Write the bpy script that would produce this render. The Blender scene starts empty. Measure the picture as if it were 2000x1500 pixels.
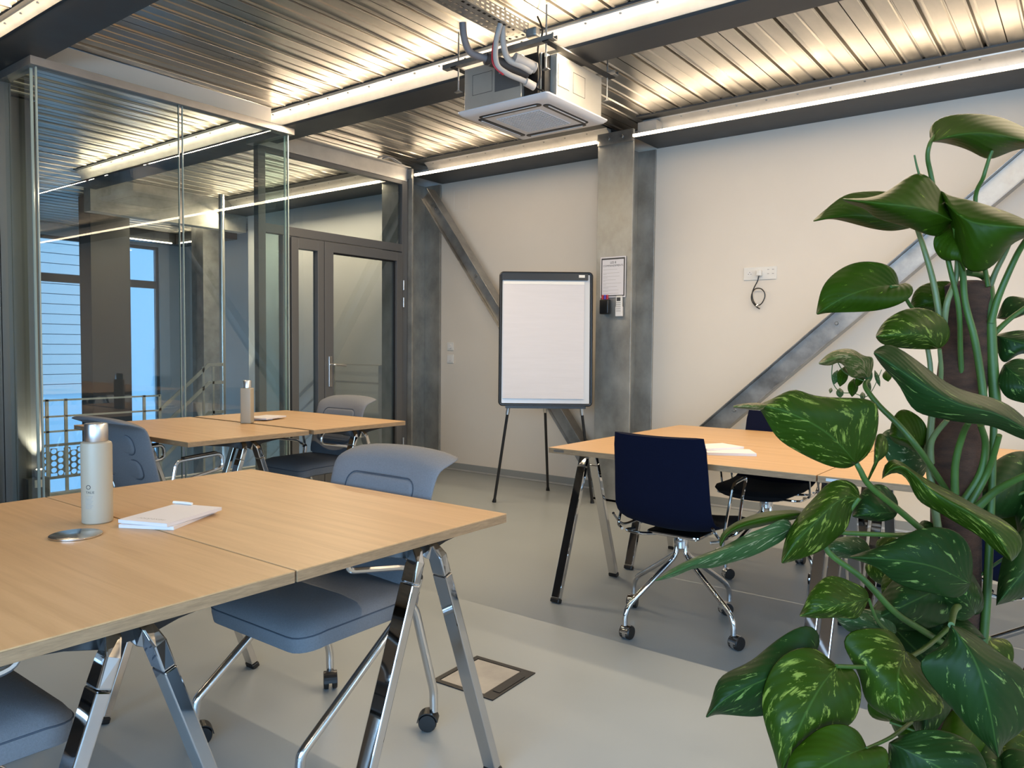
import bpy, bmesh, math, random
from mathutils import Vector, Matrix
PI = math.pi
C = bpy.context.scene.collection
SC = bpy.context.scene
random.seed(7)

# ---------------------------------------------------------------- camera
F = 1496.6
YAW, PITCH, ROLL, CAMZ = math.radians(-37.33), math.radians(2.678), math.radians(-0.5426), 1.2
fw = Vector((math.sin(YAW)*math.cos(PITCH), math.cos(YAW)*math.cos(PITCH), -math.sin(PITCH)))
rt0 = Vector((math.cos(YAW), -math.sin(YAW), 0)); dn0 = fw.cross(rt0)
rt = rt0*math.cos(ROLL) + dn0*math.sin(ROLL); dn = -rt0*math.sin(ROLL) + dn0*math.cos(ROLL)
cam = bpy.data.cameras.new('camera'); camo = bpy.data.objects.new('camera', cam); C.objects.link(camo)
cam.sensor_width = 36; cam.lens = F/2000*36; cam.clip_start = 0.05; cam.clip_end = 200
m = Matrix(((rt.x, -dn.x, -fw.x, 0), (rt.y, -dn.y, -fw.y, 0), (rt.z, -dn.z, -fw.z, CAMZ), (0, 0, 0, 1)))
camo.matrix_world = m
SC.camera = camo
def P(px, py, d):      # a point of the place at forward distance d
    return Vector((0, 0, CAMZ)) + (fw + rt*((px-1000)/F) + dn*((py-750)/F))*d
def atz(px, py, z):
    r = fw + rt*((px-1000)/F) + dn*((py-750)/F); return Vector((0, 0, CAMZ)) + r*((z-CAMZ)/r.z)

# ---------------------------------------------------------------- world, exposure
SC.view_settings.view_transform = 'Standard'; SC.view_settings.look = 'None'
SC.view_settings.exposure = 1.05; SC.view_settings.gamma = 1.0; SC.view_settings.use_curve_mapping = False
w = bpy.data.worlds.new('world'); SC.world = w; w.use_nodes = True
bg = w.node_tree.nodes['Background']; bg.inputs[0].default_value = (0.50, 0.72, 1.0, 1); bg.inputs[1].default_value = 1.1
SC.cycles.max_bounces = 8; SC.cycles.diffuse_bounces = 4; SC.cycles.glossy_bounces = 4
SC.cycles.transparent_max_bounces = 16; SC.cycles.transmission_bounces = 4
SC.cycles.sample_clamp_indirect = 4.0; SC.cycles.use_denoising = True
SC.cycles.caustics_reflective = False; SC.cycles.caustics_refractive = False
SC.cycles.blur_glossy = 0.5

LED_STRENGTH = 10.0
BACK_W = 0.4
MID_W = 12.0  # power of the fill added under the beams
LED_COL = (1.0, 0.78, 0.53)

def area(name, loc, rot, sx, sy, power, col):
    l = bpy.data.lights.new(name, 'AREA'); l.shape = 'RECTANGLE'; l.size = sx; l.size_y = sy
    l.energy = power; l.color = col
    o = bpy.data.objects.new(name, l); o.location = loc; o.rotation_euler = rot; C.objects.link(o); return o
# daylight entering at the windows of the right wall and of the wall behind the camera
DAY = (0.40, 0.67, 1.0)
area('window_daylight_right', (4.50, 0.6, 1.55), (0, PI/2-math.radians(25), 0), 1.9, 4.6, 38, DAY)
YS = -2.0
area('window_daylight_front', (0.6, YS+0.05, 1.25), (-PI/2+math.radians(38), 0, PI), 4.4, 1.7, 165, DAY)

# ---------------------------------------------------------------- materials
def newmat(name):
    mt = bpy.data.materials.new(name); mt.use_nodes = True
    return mt, mt.node_tree, mt.node_tree.nodes['Principled BSDF']
def mat(name, col, rough=0.5, metal=0.0, noise=0.0, nscale=8.0, bump=0.0, bscale=60.0, stretch=(1, 1, 1), rvar=0.0, coat=0.0, spec=None, dark=None):
    mt, nt, b = newmat(name); N = nt.nodes; L = nt.links
    b.inputs['Base Color'].default_value = (*col, 1); b.inputs['Roughness'].default_value = rough
    b.inputs['Metallic'].default_value = metal
    if coat: b.inputs['Coat Weight'].default_value = coat; b.inputs['Coat Roughness'].default_value = 0.15
    if spec is not None: b.inputs['Specular IOR Level'].default_value = spec
    tc = N.new('ShaderNodeTexCoord'); mp = N.new('ShaderNodeMapping'); mp.inputs['Scale'].default_value = stretch
    L.new(tc.outputs['Object'], mp.inputs['Vector'])
    if noise or rvar:
        nz = N.new('ShaderNodeTexNoise'); nz.inputs['Scale'].default_value = nscale; nz.inputs['Detail'].default_value = 6
        nz.inputs['Roughness'].default_value = 0.62
        L.new(mp.outputs[0], nz.inputs['Vector'])
        if noise:
            mx = N.new('ShaderNodeMix'); mx.data_type = 'RGBA'
            d = dark or tuple(c*(1-noise) for c in col)
            hi = tuple(min(1, c*(1+noise*0.6)) for c in col)
            mx.inputs['A'].default_value = (*d, 1); mx.inputs['B'].default_value = (*hi, 1)
            rp = N.new('ShaderNodeMapRange'); rp.inputs['From Min'].default_value = 0.3; rp.inputs['From Max'].default_value = 0.7
            L.new(nz.outputs['Fac'], rp.inputs['Value']); L.new(rp.outputs[0], mx.inputs['Factor'])
            L.new(mx.outputs['Result'], b.inputs['Base Color'])
        if rvar:
            r2 = N.new('ShaderNodeMapRange'); r2.inputs['From Min'].default_value = 0.3; r2.inputs['From Max'].default_value = 0.7
            r2.inputs['To Min'].default_value = max(0.02, rough-rvar); r2.inputs['To Max'].default_value = rough+rvar
            L.new(nz.outputs['Fac'], r2.inputs['Value']); L.new(r2.outputs[0], b.inputs['Roughness'])
    if bump:
        n2 = N.new('ShaderNodeTexNoise'); n2.inputs['Scale'].default_value = bscale; n2.inputs['Detail'].default_value = 4
        L.new(mp.outputs[0], n2.inputs['Vector'])
        bp = N.new('ShaderNodeBump'); bp.inputs['Strength'].default_value = bump; bp.inputs['Distance'].default_value = 0.002
        L.new(n2.outputs['Fac'], bp.inputs['Height']); L.new(bp.outputs[0], b.inputs['Normal'])
    return mt
def glassmat(name, tint, refl=1.0, rough=0.0):
    mt = bpy.data.materials.new(name); mt.use_nodes = True; nt = mt.node_tree; N = nt.nodes; L = nt.links
    N.remove(N['Principled BSDF']); out = N['Material Output']
    t = N.new('ShaderNodeBsdfTransparent'); t.inputs[0].default_value = (*tint, 1)
    g = N.new('ShaderNodeBsdfGlossy'); g.inputs['Roughness'].default_value = rough; g.inputs[0].default_value = (refl, refl, refl, 1)
    f = N.new('ShaderNodeFresnel'); f.inputs['IOR'].default_value = 1.52
    ge = N.new('ShaderNodeNewGeometry'); iv = N.new('ShaderNodeMath'); iv.operation = 'SUBTRACT'; iv.inputs[0].default_value = 1.0; L.new(ge.outputs['Backfacing'], iv.inputs[1])
    pr = N.new('ShaderNodeMath'); pr.operation = 'MULTIPLY'; L.new(f.outputs[0], pr.inputs[0]); L.new(iv.outputs[0], pr.inputs[1])
    p2 = N.new('ShaderNodeMath'); p2.operation = 'MULTIPLY'; p2.use_clamp = True; L.new(pr.outputs[0], p2.inputs[0]); p2.inputs[1].default_value = 1.6
    mx = N.new('ShaderNodeMixShader'); L.new(p2.outputs[0], mx.inputs[0]); L.new(t.outputs[0], mx.inputs[1]); L.new(g.outputs[0], mx.inputs[2])
    L.new(mx.outputs[0], out.inputs['Surface']); return mt
def emis(name, col, s):
    mt = bpy.data.materials.new(name); mt.use_nodes = True; nt = mt.node_tree; N = nt.nodes
    N.remove(N['Principled BSDF']); e = N.new('ShaderNodeEmission'); e.inputs[0].default_value = (*col, 1); e.inputs[1].default_value = s
    nt.links.new(e.outputs[0], N['Material Output'].inputs['Surface']); return mt
def woodmat():
    mt, nt, b = newmat('oak_laminate'); N = nt.nodes; L = nt.links
    tc = N.new('ShaderNodeTexCoord'); mp = N.new('ShaderNodeMapping'); mp.inputs['Scale'].default_value = (1.2, 22, 22)
    L.new(tc.outputs['Object'], mp.inputs['Vector'])
    n1 = N.new('ShaderNodeTexNoise'); n1.inputs['Scale'].default_value = 1.6; n1.inputs['Detail'].default_value = 8; n1.inputs['Roughness'].default_value = 0.6; n1.inputs['Distortion'].default_value = 0.6
    L.new(mp.outputs[0], n1.inputs['Vector'])
    cr = N.new('ShaderNodeValToRGB'); cr.color_ramp.elements[0].position = 0.34; cr.color_ramp.elements[1].position = 0.66
    cr.color_ramp.elements[0].color = (0.45, 0.28, 0.135, 1); cr.color_ramp.elements[1].color = (0.54, 0.345, 0.175, 1)
    e = cr.color_ramp.elements.new(0.5); e.color = (0.50, 0.315, 0.155, 1)
    L.new(n1.outputs['Fac'], cr.inputs[0]); L.new(cr.outputs[0], b.inputs['Base Color'])
    b.inputs['Roughness'].default_value = 0.42
    bp = N.new('ShaderNodeBump'); bp.inputs['Strength'].default_value = 0.08; bp.inputs['Distance'].default_value = 0.001
    L.new(n1.outputs['Fac'], bp.inputs['Height']); L.new(bp.outputs[0], b.inputs['Normal'])
    return mt
def deckmat():
    mt = mat('galvanised_deck', (0.44, 0.42, 0.385), 0.34, 1.0, noise=0.22, nscale=2.2, stretch=(3, 0.6, 1), rvar=0.08)
    nt = mt.node_tree; N = nt.nodes; L = nt.links; b = N['Principled BSDF']
    tc = N.new('ShaderNodeTexCoord'); sp = N.new('ShaderNodeSeparateXYZ'); L.new(tc.outputs['Object'], sp.inputs[0])
    def fr(sock, per):
        a = N.new('ShaderNodeMath'); a.operation = 'DIVIDE'; L.new(sock, a.inputs[0]); a.inputs[1].default_value = per
        f = N.new('ShaderNodeMath'); f.operation = 'FRACT'; L.new(a.outputs[0], f.inputs[0])
        s = N.new('ShaderNodeMath'); s.operation = 'SUBTRACT'; L.new(f.outputs[0], s.inputs[0]); s.inputs[1].default_value = 0.5
        m_ = N.new('ShaderNodeMath'); m_.operation = 'MULTIPLY'; L.new(s.outputs[0], m_.inputs[0]); m_.inputs[1].default_value = per
        q = N.new('ShaderNodeMath'); q.operation = 'MULTIPLY'; L.new(m_.outputs[0], q.inputs[0]); L.new(m_.outputs[0], q.inputs[1]); return q.outputs[0]
    a = N.new('ShaderNodeMath'); a.operation = 'ADD'; L.new(fr(sp.outputs['X'], 0.053), a.inputs[0]); L.new(fr(sp.outputs['Y'], 0.07), a.inputs[1])
    lt = N.new('ShaderNodeMath'); lt.operation = 'LESS_THAN'; L.new(a.outputs[0], lt.inputs[0]); lt.inputs[1].default_value = 0.005**2
    bp = N.new('ShaderNodeBump'); bp.inputs['Strength'].default_value = 1.0; bp.inputs['Distance'].default_value = 0.006
    L.new(lt.outputs[0], bp.inputs['Height']); L.new(bp.outputs[0], b.inputs['Normal'])
    return mt
def leafmat(name, green, lite, amount, under=0.0):
    mt, nt, b = newmat(name); N = nt.nodes; L = nt.links
    uv = N.new('ShaderNodeUVMap'); uv.uv_map = 'uv'
    mp = N.new('ShaderNodeMapping'); mp.inputs['Scale'].default_value = (2.6, 6.5, 1)
    oi = N.new('ShaderNodeObjectInfo'); cmb = N.new('ShaderNodeCombineXYZ')
    ml = N.new('ShaderNodeMath'); ml.operation = 'MULTIPLY'; ml.inputs[1].default_value = 37; L.new(oi.outputs['Random'], ml.inputs[0])
    L.new(ml.outputs[0], cmb.inputs[0]); L.new(ml.outputs[0], cmb.inputs[1]); L.new(cmb.outputs[0], mp.inputs['Location'])
    # veins run obliquely from the midrib
    sp = N.new('ShaderNodeSeparateXYZ'); L.new(uv.outputs[0], sp.inputs[0])
    ab = N.new('ShaderNodeMath'); ab.operation = 'ABSOLUTE'; L.new(sp.outputs['X'], ab.inputs[0])
    sk = N.new('ShaderNodeMath'); sk.operation = 'MULTIPLY_ADD'; L.new(ab.outputs[0], sk.inputs[0]); sk.inputs[1].default_value = -0.5; L.new(sp.outputs['Y'], sk.inputs[2])
    c2 = N.new('ShaderNodeCombineXYZ'); L.new(sp.outputs['X'], c2.inputs[0]); L.new(sk.outputs[0], c2.inputs[1]); L.new(c2.outputs[0], mp.inputs['Vector'])
    n1 = N.new('ShaderNodeTexNoise'); n1.inputs['Scale'].default_value = 1.5; n1.inputs['Detail'].default_value = 5; n1.inputs['Roughness'].default_value = 0.65; n1.inputs['Distortion'].default_value = 0.5
    L.new(mp.outputs[0], n1.inputs['Vector'])
    n2 = N.new('ShaderNodeTexNoise'); n2.inputs['Scale'].default_value = 0.8; n2.inputs['Detail'].default_value = 2; L.new(mp.outputs[0], n2.inputs['Vector'])
    r = N.new('ShaderNodeMapRange'); r.inputs['From Min'].default_value = 0.66-amount*0.22; r.inputs['From Max'].default_value = 0.72-amount*0.2
    L.new(n1.outputs['Fac'], r.inputs['Value'])
    mx = N.new('ShaderNodeMix'); mx.data_type = 'RGBA'; mx.inputs['A'].default_value = (*green, 1); mx.inputs['B'].default_value = (*[c*1.7 for c in green], 1)
    L.new(n2.outputs['Fac'], mx.inputs['Factor'])
    m2 = N.new('ShaderNodeMix'); m2.data_type = 'RGBA'; L.new(r.outputs[0], m2.inputs['Factor']); L.new(mx.outputs['Result'], m2.inputs['A']); m2.inputs['B'].default_value = (*lite, 1)
    # light midrib
    lt = N.new('ShaderNodeMapRange'); L.new(ab.outputs[0], lt.inputs['Value']); lt.inputs['From Min'].default_value = 0.0; lt.inputs['From Max'].default_value = 0.035; lt.inputs['To Min'].default_value = 0.28; lt.inputs['To Max'].default_value = 0.0
    m3 = N.new('ShaderNodeMix'); m3.data_type = 'RGBA'; L.new(lt.outputs[0], m3.inputs['Factor']); L.new(m2.outputs['Result'], m3.inputs['A']); m3.inputs['B'].default_value = (0.10, 0.19, 0.035, 1)
    L.new(m3.outputs['Result'], b.inputs['Base Color'])
    b.inputs['Roughness'].default_value = 0.42; b.inputs['Specular IOR Level'].default_value = 0.11
    wv = N.new('ShaderNodeTexWave'); wv.inputs['Scale'].default_value = 3.2; wv.inputs['Distortion'].default_value = 1.0; wv.bands_direction = 'Y'; L.new(c2.outputs[0], wv.inputs['Vector'])
    bp = N.new('ShaderNodeBump'); bp.inputs['Strength'].default_value = 0.12; bp.inputs['Distance'].default_value = 0.002; L.new(wv.outputs['Fac'], bp.inputs['Height']); L.new(bp.outputs[0], b.inputs['Normal'])
    # translucent blade
    tr = N.new('ShaderNodeBsdfTranslucent'); L.new(m3.outputs['Result'], tr.inputs[0])
    ms = N.new('ShaderNodeMixShader'); ms.inputs[0].default_value = 0.16
    L.new(b.outputs[0], ms.inputs[1]); L.new(tr.outputs[0], ms.inputs[2]); L.new(ms.outputs[0], N['Material Output'].inputs['Surface'])
    return mt

M = {}
M['deck'] = deckmat()
M['galv'] = mat('galvanised_steel', (0.38, 0.375, 0.36), 0.42, 0.85, noise=0.30, nscale=7, rvar=0.1, bump=0.1, bscale=30)
M['beam'] = mat('beam_steel', (0.075, 0.08, 0.085), 0.5, 0.4, noise=0.15, nscale=5, rvar=0.06)
M['column'] = mat('column_zinc', (0.40, 0.40, 0.375), 0.5, 0.7, noise=0.34, nscale=5, stretch=(1, 1, 0.7), rvar=0.1)
M['beamlite'] = mat('trim_zinc', (0.62, 0.60, 0.57), 0.45, 0.55, noise=0.1)
M['wall'] = mat('wall_paint', (0.74, 0.675, 0.585), 0.7, noise=0.03, nscale=1.5, bump=0.04, bscale=200)
M['darkwall'] = mat('dark_wall_paint', (0.16, 0.15, 0.14), 0.6)
M['white'] = mat('white_paint', (0.78, 0.76, 0.73), 0.55)
M['greywall'] = mat('stair_wall_paint', (0.62, 0.64, 0.64), 0.7, noise=0.04, nscale=2)
M['concrete'] = mat('concrete', (0.38, 0.36, 0.32), 0.7, noise=0.4, nscale=3, bump=0.2, bscale=20)
M['floor'] = mat('resin_floor', (0.305, 0.335, 0.345), 0.34, noise=0.05, nscale=1.6, rvar=0.06, bump=0.05, bscale=14)
M['skirt'] = mat('grey_skirting', (0.27, 0.28, 0.27), 0.5)
M['frame'] = mat('anodised_frame', (0.15, 0.152, 0.155), 0.42, 0.4)
M['darkframe'] = mat('dark_frame', (0.035, 0.037, 0.04), 0.4, 0.3)
M['black'] = mat('black_plastic', (0.007, 0.007, 0.0075), 0.4)
M['blackmetal'] = mat('black_metal', (0.008, 0.008, 0.009), 0.45)
M['chrome'] = mat('chrome', (0.62, 0.62, 0.63), 0.035, 1.0)
M['alu'] = mat('polished_aluminium', (0.74, 0.74, 0.74), 0.18, 1.0)
M['satin'] = mat('satin_aluminium', (0.66, 0.65, 0.64), 0.32, 1.0)
M['oak'] = woodmat()
M['oakedge'] = mat('oak_edge', (0.31, 0.205, 0.115), 0.55, noise=0.3, nscale=4, stretch=(6, 6, 60))
M['blue'] = mat('grey_blue_fabric', (0.165, 0.178, 0.200), 0.85, noise=0.12, nscale=220, bump=0.3, bscale=600)
M['bluedark'] = mat('piping_fabric', (0.05, 0.065, 0.09), 0.85)
M['navy'] = mat('navy_fabric', (0.0020, 0.0040, 0.017), 0.95, noise=0.15, nscale=300, bump=0.3, bscale=700)
M['navy'].node_tree.nodes['Principled BSDF'].inputs['Specular IOR Level'].default_value = 0.15
M['navyseat'] = mat('navy_seat_fabric', (0.0022, 0.003, 0.006), 0.95, bump=0.3, bscale=700)
M['glass'] = glassmat('clear_glass', (0.88, 0.94, 0.935), 0.9)
M['glassedge'] = mat('glass_edge', (0.34, 0.42, 0.40), 0.1, spec=0.8)
M['doorglass'] = glassmat('door_glass', (0.84, 0.88, 0.88), 0.8)
M['led'] = emis('led_diffuser', LED_COL, LED_STRENGTH)
M['led_hidden'] = emis('led_strip', LED_COL, LED_STRENGTH*1.9)
M['led_back'] = emis('led_back_strip', LED_COL, LED_STRENGTH*0.42)
M['paper'] = mat('white_paper', (0.62, 0.60, 0.615), 0.6, noise=0.03, nscale=3, stretch=(1, 1, 12), bump=0.3, bscale=5)
M['pad'] = mat('notepad_paper', (0.68, 0.66, 0.68), 0.55)
M['plastic'] = mat('white_plastic', (0.76, 0.74, 0.69), 0.35)
M['acpanel'] = mat('air_unit_panel', (0.72, 0.73, 0.76), 0.45)
M['accase'] = mat('air_unit_casing', (0.56, 0.55, 0.51), 0.4, 0.6, noise=0.1, nscale=4)
M['hose'] = mat('grey_hose', (0.20, 0.185, 0.19), 0.6)
M['hosedark'] = mat('dark_hose', (0.05, 0.042, 0.04), 0.6)
M['ins'] = mat('pipe_insulation', (0.48, 0.45, 0.42), 0.6)
M['red'] = mat('red_plastic', (0.5, 0.02, 0.03), 0.4)
M['violet'] = mat('blue_cap', (0.10, 0.06, 0.45), 0.4)
M['ink'] = mat('ink', (0.05, 0.05, 0.05), 0.7)
M['greyink'] = mat('grey_ink', (0.42, 0.40, 0.38), 0.7)
M['coir'] = mat('coir_fibre', (0.060, 0.024, 0.011), 1.0, noise=0.55, nscale=26, stretch=(1, 1, 3), bump=1.0, bscale=160)
M['stem'] = mat('plant_stem', (0.040, 0.085, 0.010), 0.5, noise=0.25, nscale=20, spec=0.4)
M['stemp'] = mat('pale_stem', (0.11, 0.135, 0.045), 0.5, noise=0.25, nscale=20)
M['soil'] = mat('potting_soil', (0.03, 0.02, 0.014), 0.95, noise=0.5, nscale=60, bump=1, bscale=90)
M['pot'] = mat('pot_glaze', (0.08, 0.085, 0.09), 0.4)
M['leafa'] = leafmat('leaf_green', (0.015, 0.034, 0.001), (0.16, 0.24, 0.02), 0.12)
M['leafb'] = leafmat('leaf_variegated', (0.015, 0.032, 0.0015), (0.20, 0.24, 0.04), 0.46)
M['leafc'] = leafmat('leaf_dark', (0.008, 0.023, 0.004), (0.17, 0.24, 0.06), 0.26)
M['leafd'] = leafmat('leaf_pale', (0.026, 0.056, 0.017), (0.36, 0.36, 0.20), 0.4)
M['leafdry'] = leafmat('leaf_dry', (0.06, 0.07, 0.015), (0.32, 0.22, 0.10), 0.7)
M['frost'] = mat('frosted_glass', (0.56, 0.50, 0.39), 0.45, spec=0.5)
M['frost'].node_tree.nodes['Principled BSDF'].inputs['Transmission Weight'].default_value = 0.35
M['disc'] = mat('mirror_disc', (0.60, 0.57, 0.55), 0.18, 1.0, noise=0.3, nscale=14)
M['slat'] = mat('facade_slat', (0.62, 0.60, 0.60), 0.6)
M['skyglass'] = glassmat('facade_glass', (0.80, 0.90, 0.95), 0.7)
M['bluewall'] = mat('neighbour_render', (0.50, 0.62, 0.72), 0.8)

# ---------------------------------------------------------------- mesh helpers
class MB:
    def __init__(s): s.bm = bmesh.new()
    def box(s, x0, x1, y0, y1, z0, z1, mx=None):
        v = [s.bm.verts.new(Vector((x, y, z)) if mx is None else mx @ Vector((x, y, z))) for x in (x0, x1) for y in (y0, y1) for z in (z0, z1)]
        for f in ((0, 1, 3, 2), (4, 6, 7, 5), (0, 4, 5, 1), (2, 3, 7, 6), (0, 2, 6, 4), (1, 5, 7, 3)): s.bm.faces.new([v[i] for i in f])
        return s
    def rings(s, rings, close=True, cap=True, loop=False):
        vs = [[s.bm.verts.new(Vector(p)) for p in r] for r in rings]; n = len(vs[0])
        seq = list(range(len(vs)-1)) + ([len(vs)-1] if loop else [])
        for i in seq:
            a = vs[i]; b = vs[(i+1) % len(vs)]
            for k in range(n if close else n-1):
                k2 = (k+1) % n; s.bm.faces.new((a[k], a[k2], b[k2], b[k]))
        if cap and close and not loop:
            s.bm.faces.new(list(reversed(vs[0]))); s.bm.faces.new(vs[-1])
        return s
    def tube(s, pts, r, n=10, loop=False, flat=None):
        pts = [Vector(p) for p in pts]; R = []; up = None; k = len(pts)
        rr = r if isinstance(r, (list, tuple)) else [r]*k
        for i, p in enumerate(pts):
            if loop: t = (pts[(i+1) % k]-pts[i-1]).normalized()
            else:
                a = pts[max(0, i-1)]; b = pts[min(k-1, i+1)]; t = (b-a).normalized()
            if up is None:
                up = t.orthogonal().normalized() if flat is None else Vector(flat)
            up = (up - t*up.dot(t)).normalized(); sd = t.cross(up)
            R.append([p + (up*math.cos(q*2*PI/n) + sd*math.sin(q*2*PI/n))*rr[i] for q in range(n)])
        return s.rings(R, loop=loop)
    def bar(s, pts, wd, th, side):      # rectangular section along a polyline; side = direction of the width
        pts = [Vector(p) for p in pts]; R = []; k = len(pts); side = Vector(side).normalized()
        for i, p in enumerate(pts):
            a = pts[max(0, i-1)]; b = pts[min(k-1, i+1)]; t = (b-a).normalized()
            sd = (side - t*side.dot(t)).normalized(); nn = t.cross(sd)
            R.append([p + sd*(wd/2)*q + nn*(th/2)*u for q, u in ((-1, -1), (1, -1), (1, 1), (-1, 1))])
        return s.rings(R)
    def lathe(s, prof, c=(0, 0, 0), n=32, axis='z'):
        c = Vector(c); R = []
        for r, z in prof:
            ring = []
            for q in range(n):
                a = q*2*PI/n; x, y = r*math.cos(a), r*math.sin(a)
                ring.append(c + (Vector((x, y, z)) if axis == 'z' else Vector((z, x, y)) if axis == 'x' else Vector((x, z, y))))
            R.append(ring)
        return s.rings(R)
    def rbox(s, cx, cy, cz, sx, sy, sz, r, n=5, mx=None):     # box with rounded vertical corners and soft top/bottom
        def ring(ins, z):
            out = []
            for q, (ax, ay) in enumerate(((1, 1), (-1, 1), (-1, -1), (1, -1))):
                for j in range(n+1):
                    a = q*PI/2 + j*PI/2/n
                    out.append(Vector((cx + ax*(sx/2-r) + (r-ins)*math.cos(a), cy + ay*(sy/2-r) + (r-ins)*math.sin(a), z)))
            return [mx @ p for p in out] if mx is not None else out
        e = min(r*0.8, sz/2*0.95); R = []
        for j in range(4): a = j*PI/6; R.append(ring(e*(1-math.sin(a)), cz - sz/2 + e*(1-math.cos(a))))
        for j in range(4): a = (3-j)*PI/6; R.append(ring(e*(1-math.sin(a)), cz + sz/2 - e*(1-math.cos(a))))
        return s.rings(R)
    def build(s, name, mt, parent=None, smooth=False, bevel=0.0, subsurf=0, solid=0.0):
        me = bpy.data.meshes.new(name); bmesh.ops.recalc_face_normals(s.bm, faces=s.bm.faces); s.bm.to_mesh(me); s.bm.free()
        me.materials.append(mt)
        if smooth:
            for p in me.polygons: p.use_smooth = True
        o = bpy.data.objects.new(name, me); C.objects.link(o)
        if parent is not None: o.parent = parent
        if solid: md = o.modifiers.new('s', 'SOLIDIFY'); md.thickness = solid; md.offset = 0
        if bevel:
            md = o.modifiers.new('b', 'BEVEL'); md.width = bevel; md.segments = 2; md.limit_method = 'ANGLE'; md.angle_limit = math.radians(40)
        if subsurf: md = o.modifiers.new('u', 'SUBSURF'); md.levels = subsurf; md.render_levels = subsurf
        if smooth and not subsurf:
            try: me.set_sharp_from_angle(angle=math.radians(38))
            except Exception: pass
        return o
def tag(o, label=None, cat=None, group=None, kind=None):
    if label: o['label'] = label
    if cat: o['category'] = cat
    if group: o['group'] = group
    if kind: o['kind'] = kind
    return o
def empty(name, loc=(0, 0, 0), rz=0, label=None, cat=None, group=None):
    o = bpy.data.objects.new(name, None); o.empty_display_size = 0.1; C.objects.link(o); o.location = loc; o.rotation_euler = (0, 0, rz)
    return tag(o, label, cat, group)
def copy_tree(o, parent=None):
    c = o.copy(); C.objects.link(c)
    if parent is not None: c.parent = parent
    for ch in [q for q in SC.objects if q.parent == o]: copy_tree(ch, c)
    return c
def place(proto, first, loc, rz, label, group):
    o = proto if first else copy_tree(proto)
    o.location = loc; o.rotation_euler = (0, 0, rz); o['label'] = label; o['group'] = group
    return o
def struct(name, mb, mt, parent=None, **k):
    o = mb.build(name, mt, parent, **k)
    if parent is None: o['kind'] = 'structure'
    return o
def smoothpath(pts, n=6):
    pts = [Vector(p) for p in pts]; out = []
    for i in range(len(pts)-1):
        p0 = pts[max(0, i-1)]; p1 = pts[i]; p2 = pts[i+1]; p3 = pts[min(len(pts)-1, i+2)]
        for j in range(n):
            t = j/n; out.append(0.5*((2*p1) + (p2-p0)*t + (2*p0-5*p1+4*p2-p3)*t*t + (3*p1-p0-3*p2+p3)*t**3))
    out.append(pts[-1]); return out
def rounded(pts, r, n=5, loop=False):
    pts = [Vector(p) for p in pts]; out = []; k = len(pts)
    for i, p in enumerate(pts):
        if not loop and i in (0, k-1): out.append(p); continue
        a = pts[i-1]; b = pts[(i+1) % k]; ra = min(r, (a-p).length*0.45); rb = min(r, (b-p).length*0.45)
        s = p+(a-p).normalized()*ra; e = p+(b-p).normalized()*rb
        for j in range(n+1):
            t = j/n; out.append(s*(1-t)**2 + p*2*t*(1-t) + e*t*t)
    return out
def text(name, body, size, mt, parent, mx, ext=0.0002, align='CENTER'):
    cu = bpy.data.curves.new(name, 'FONT'); cu.body = body; cu.size = size; cu.align_x = align; cu.align_y = 'CENTER'; cu.extrude = ext
    o = bpy.data.objects.new(name, cu); C.objects.link(o)
    me = bpy.data.meshes.new_from_object(o.evaluated_get(bpy.context.evaluated_depsgraph_get())); bpy.data.objects.remove(o)
    me.transform(mx); me.materials.clear(); me.materials.append(mt)
    o = bpy.data.objects.new(name, me); C.objects.link(o)
    if parent is not None: o.parent = parent
    return o

# ================================================================ SETTING
YB = 5.617          # back wall
ZD = 2.97           # underside of the steel deck
XW, XE, YS = -12.3, 4.6, -2.0
XP = -5.25          # plane of the door partition
b = MB(); b.box(-6.55, XE, YS, YB, -0.12, 0.0); struct('floor', b, M['floor'])
b = MB(); b.box(XW, -6.5, YS, 7.1, -2.7, -2.6); tag(b.build('stairwell_floor', M['concrete']), kind='structure')
b = MB(); b.box(-6.62, -6.552, YS, YB-0.002, -0.14, 0.012); struct('trim_1', b, M['beamlite'])
b = MB(); b.box(XP+0.02, XE, YB, YB+0.15, 0, 3.1); struct('wall_back', b, M['wall'])
b = MB(); b.box(-8.42, XP+0.02, YB, YB+0.15, -2.6, 3.1); struct('wall_stairwell', b, M['greywall'])
b = MB(); b.box(XW, -8.42, 7.0, 7.15, -2.6, 3.1); struct('wall_hall', b, M['greywall'])
b = MB(); b.box(-8.42, -8.27, YB+0.15, 7.0, -2.6, 3.1); struct('wall_hall_side', b, M['greywall'])
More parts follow.
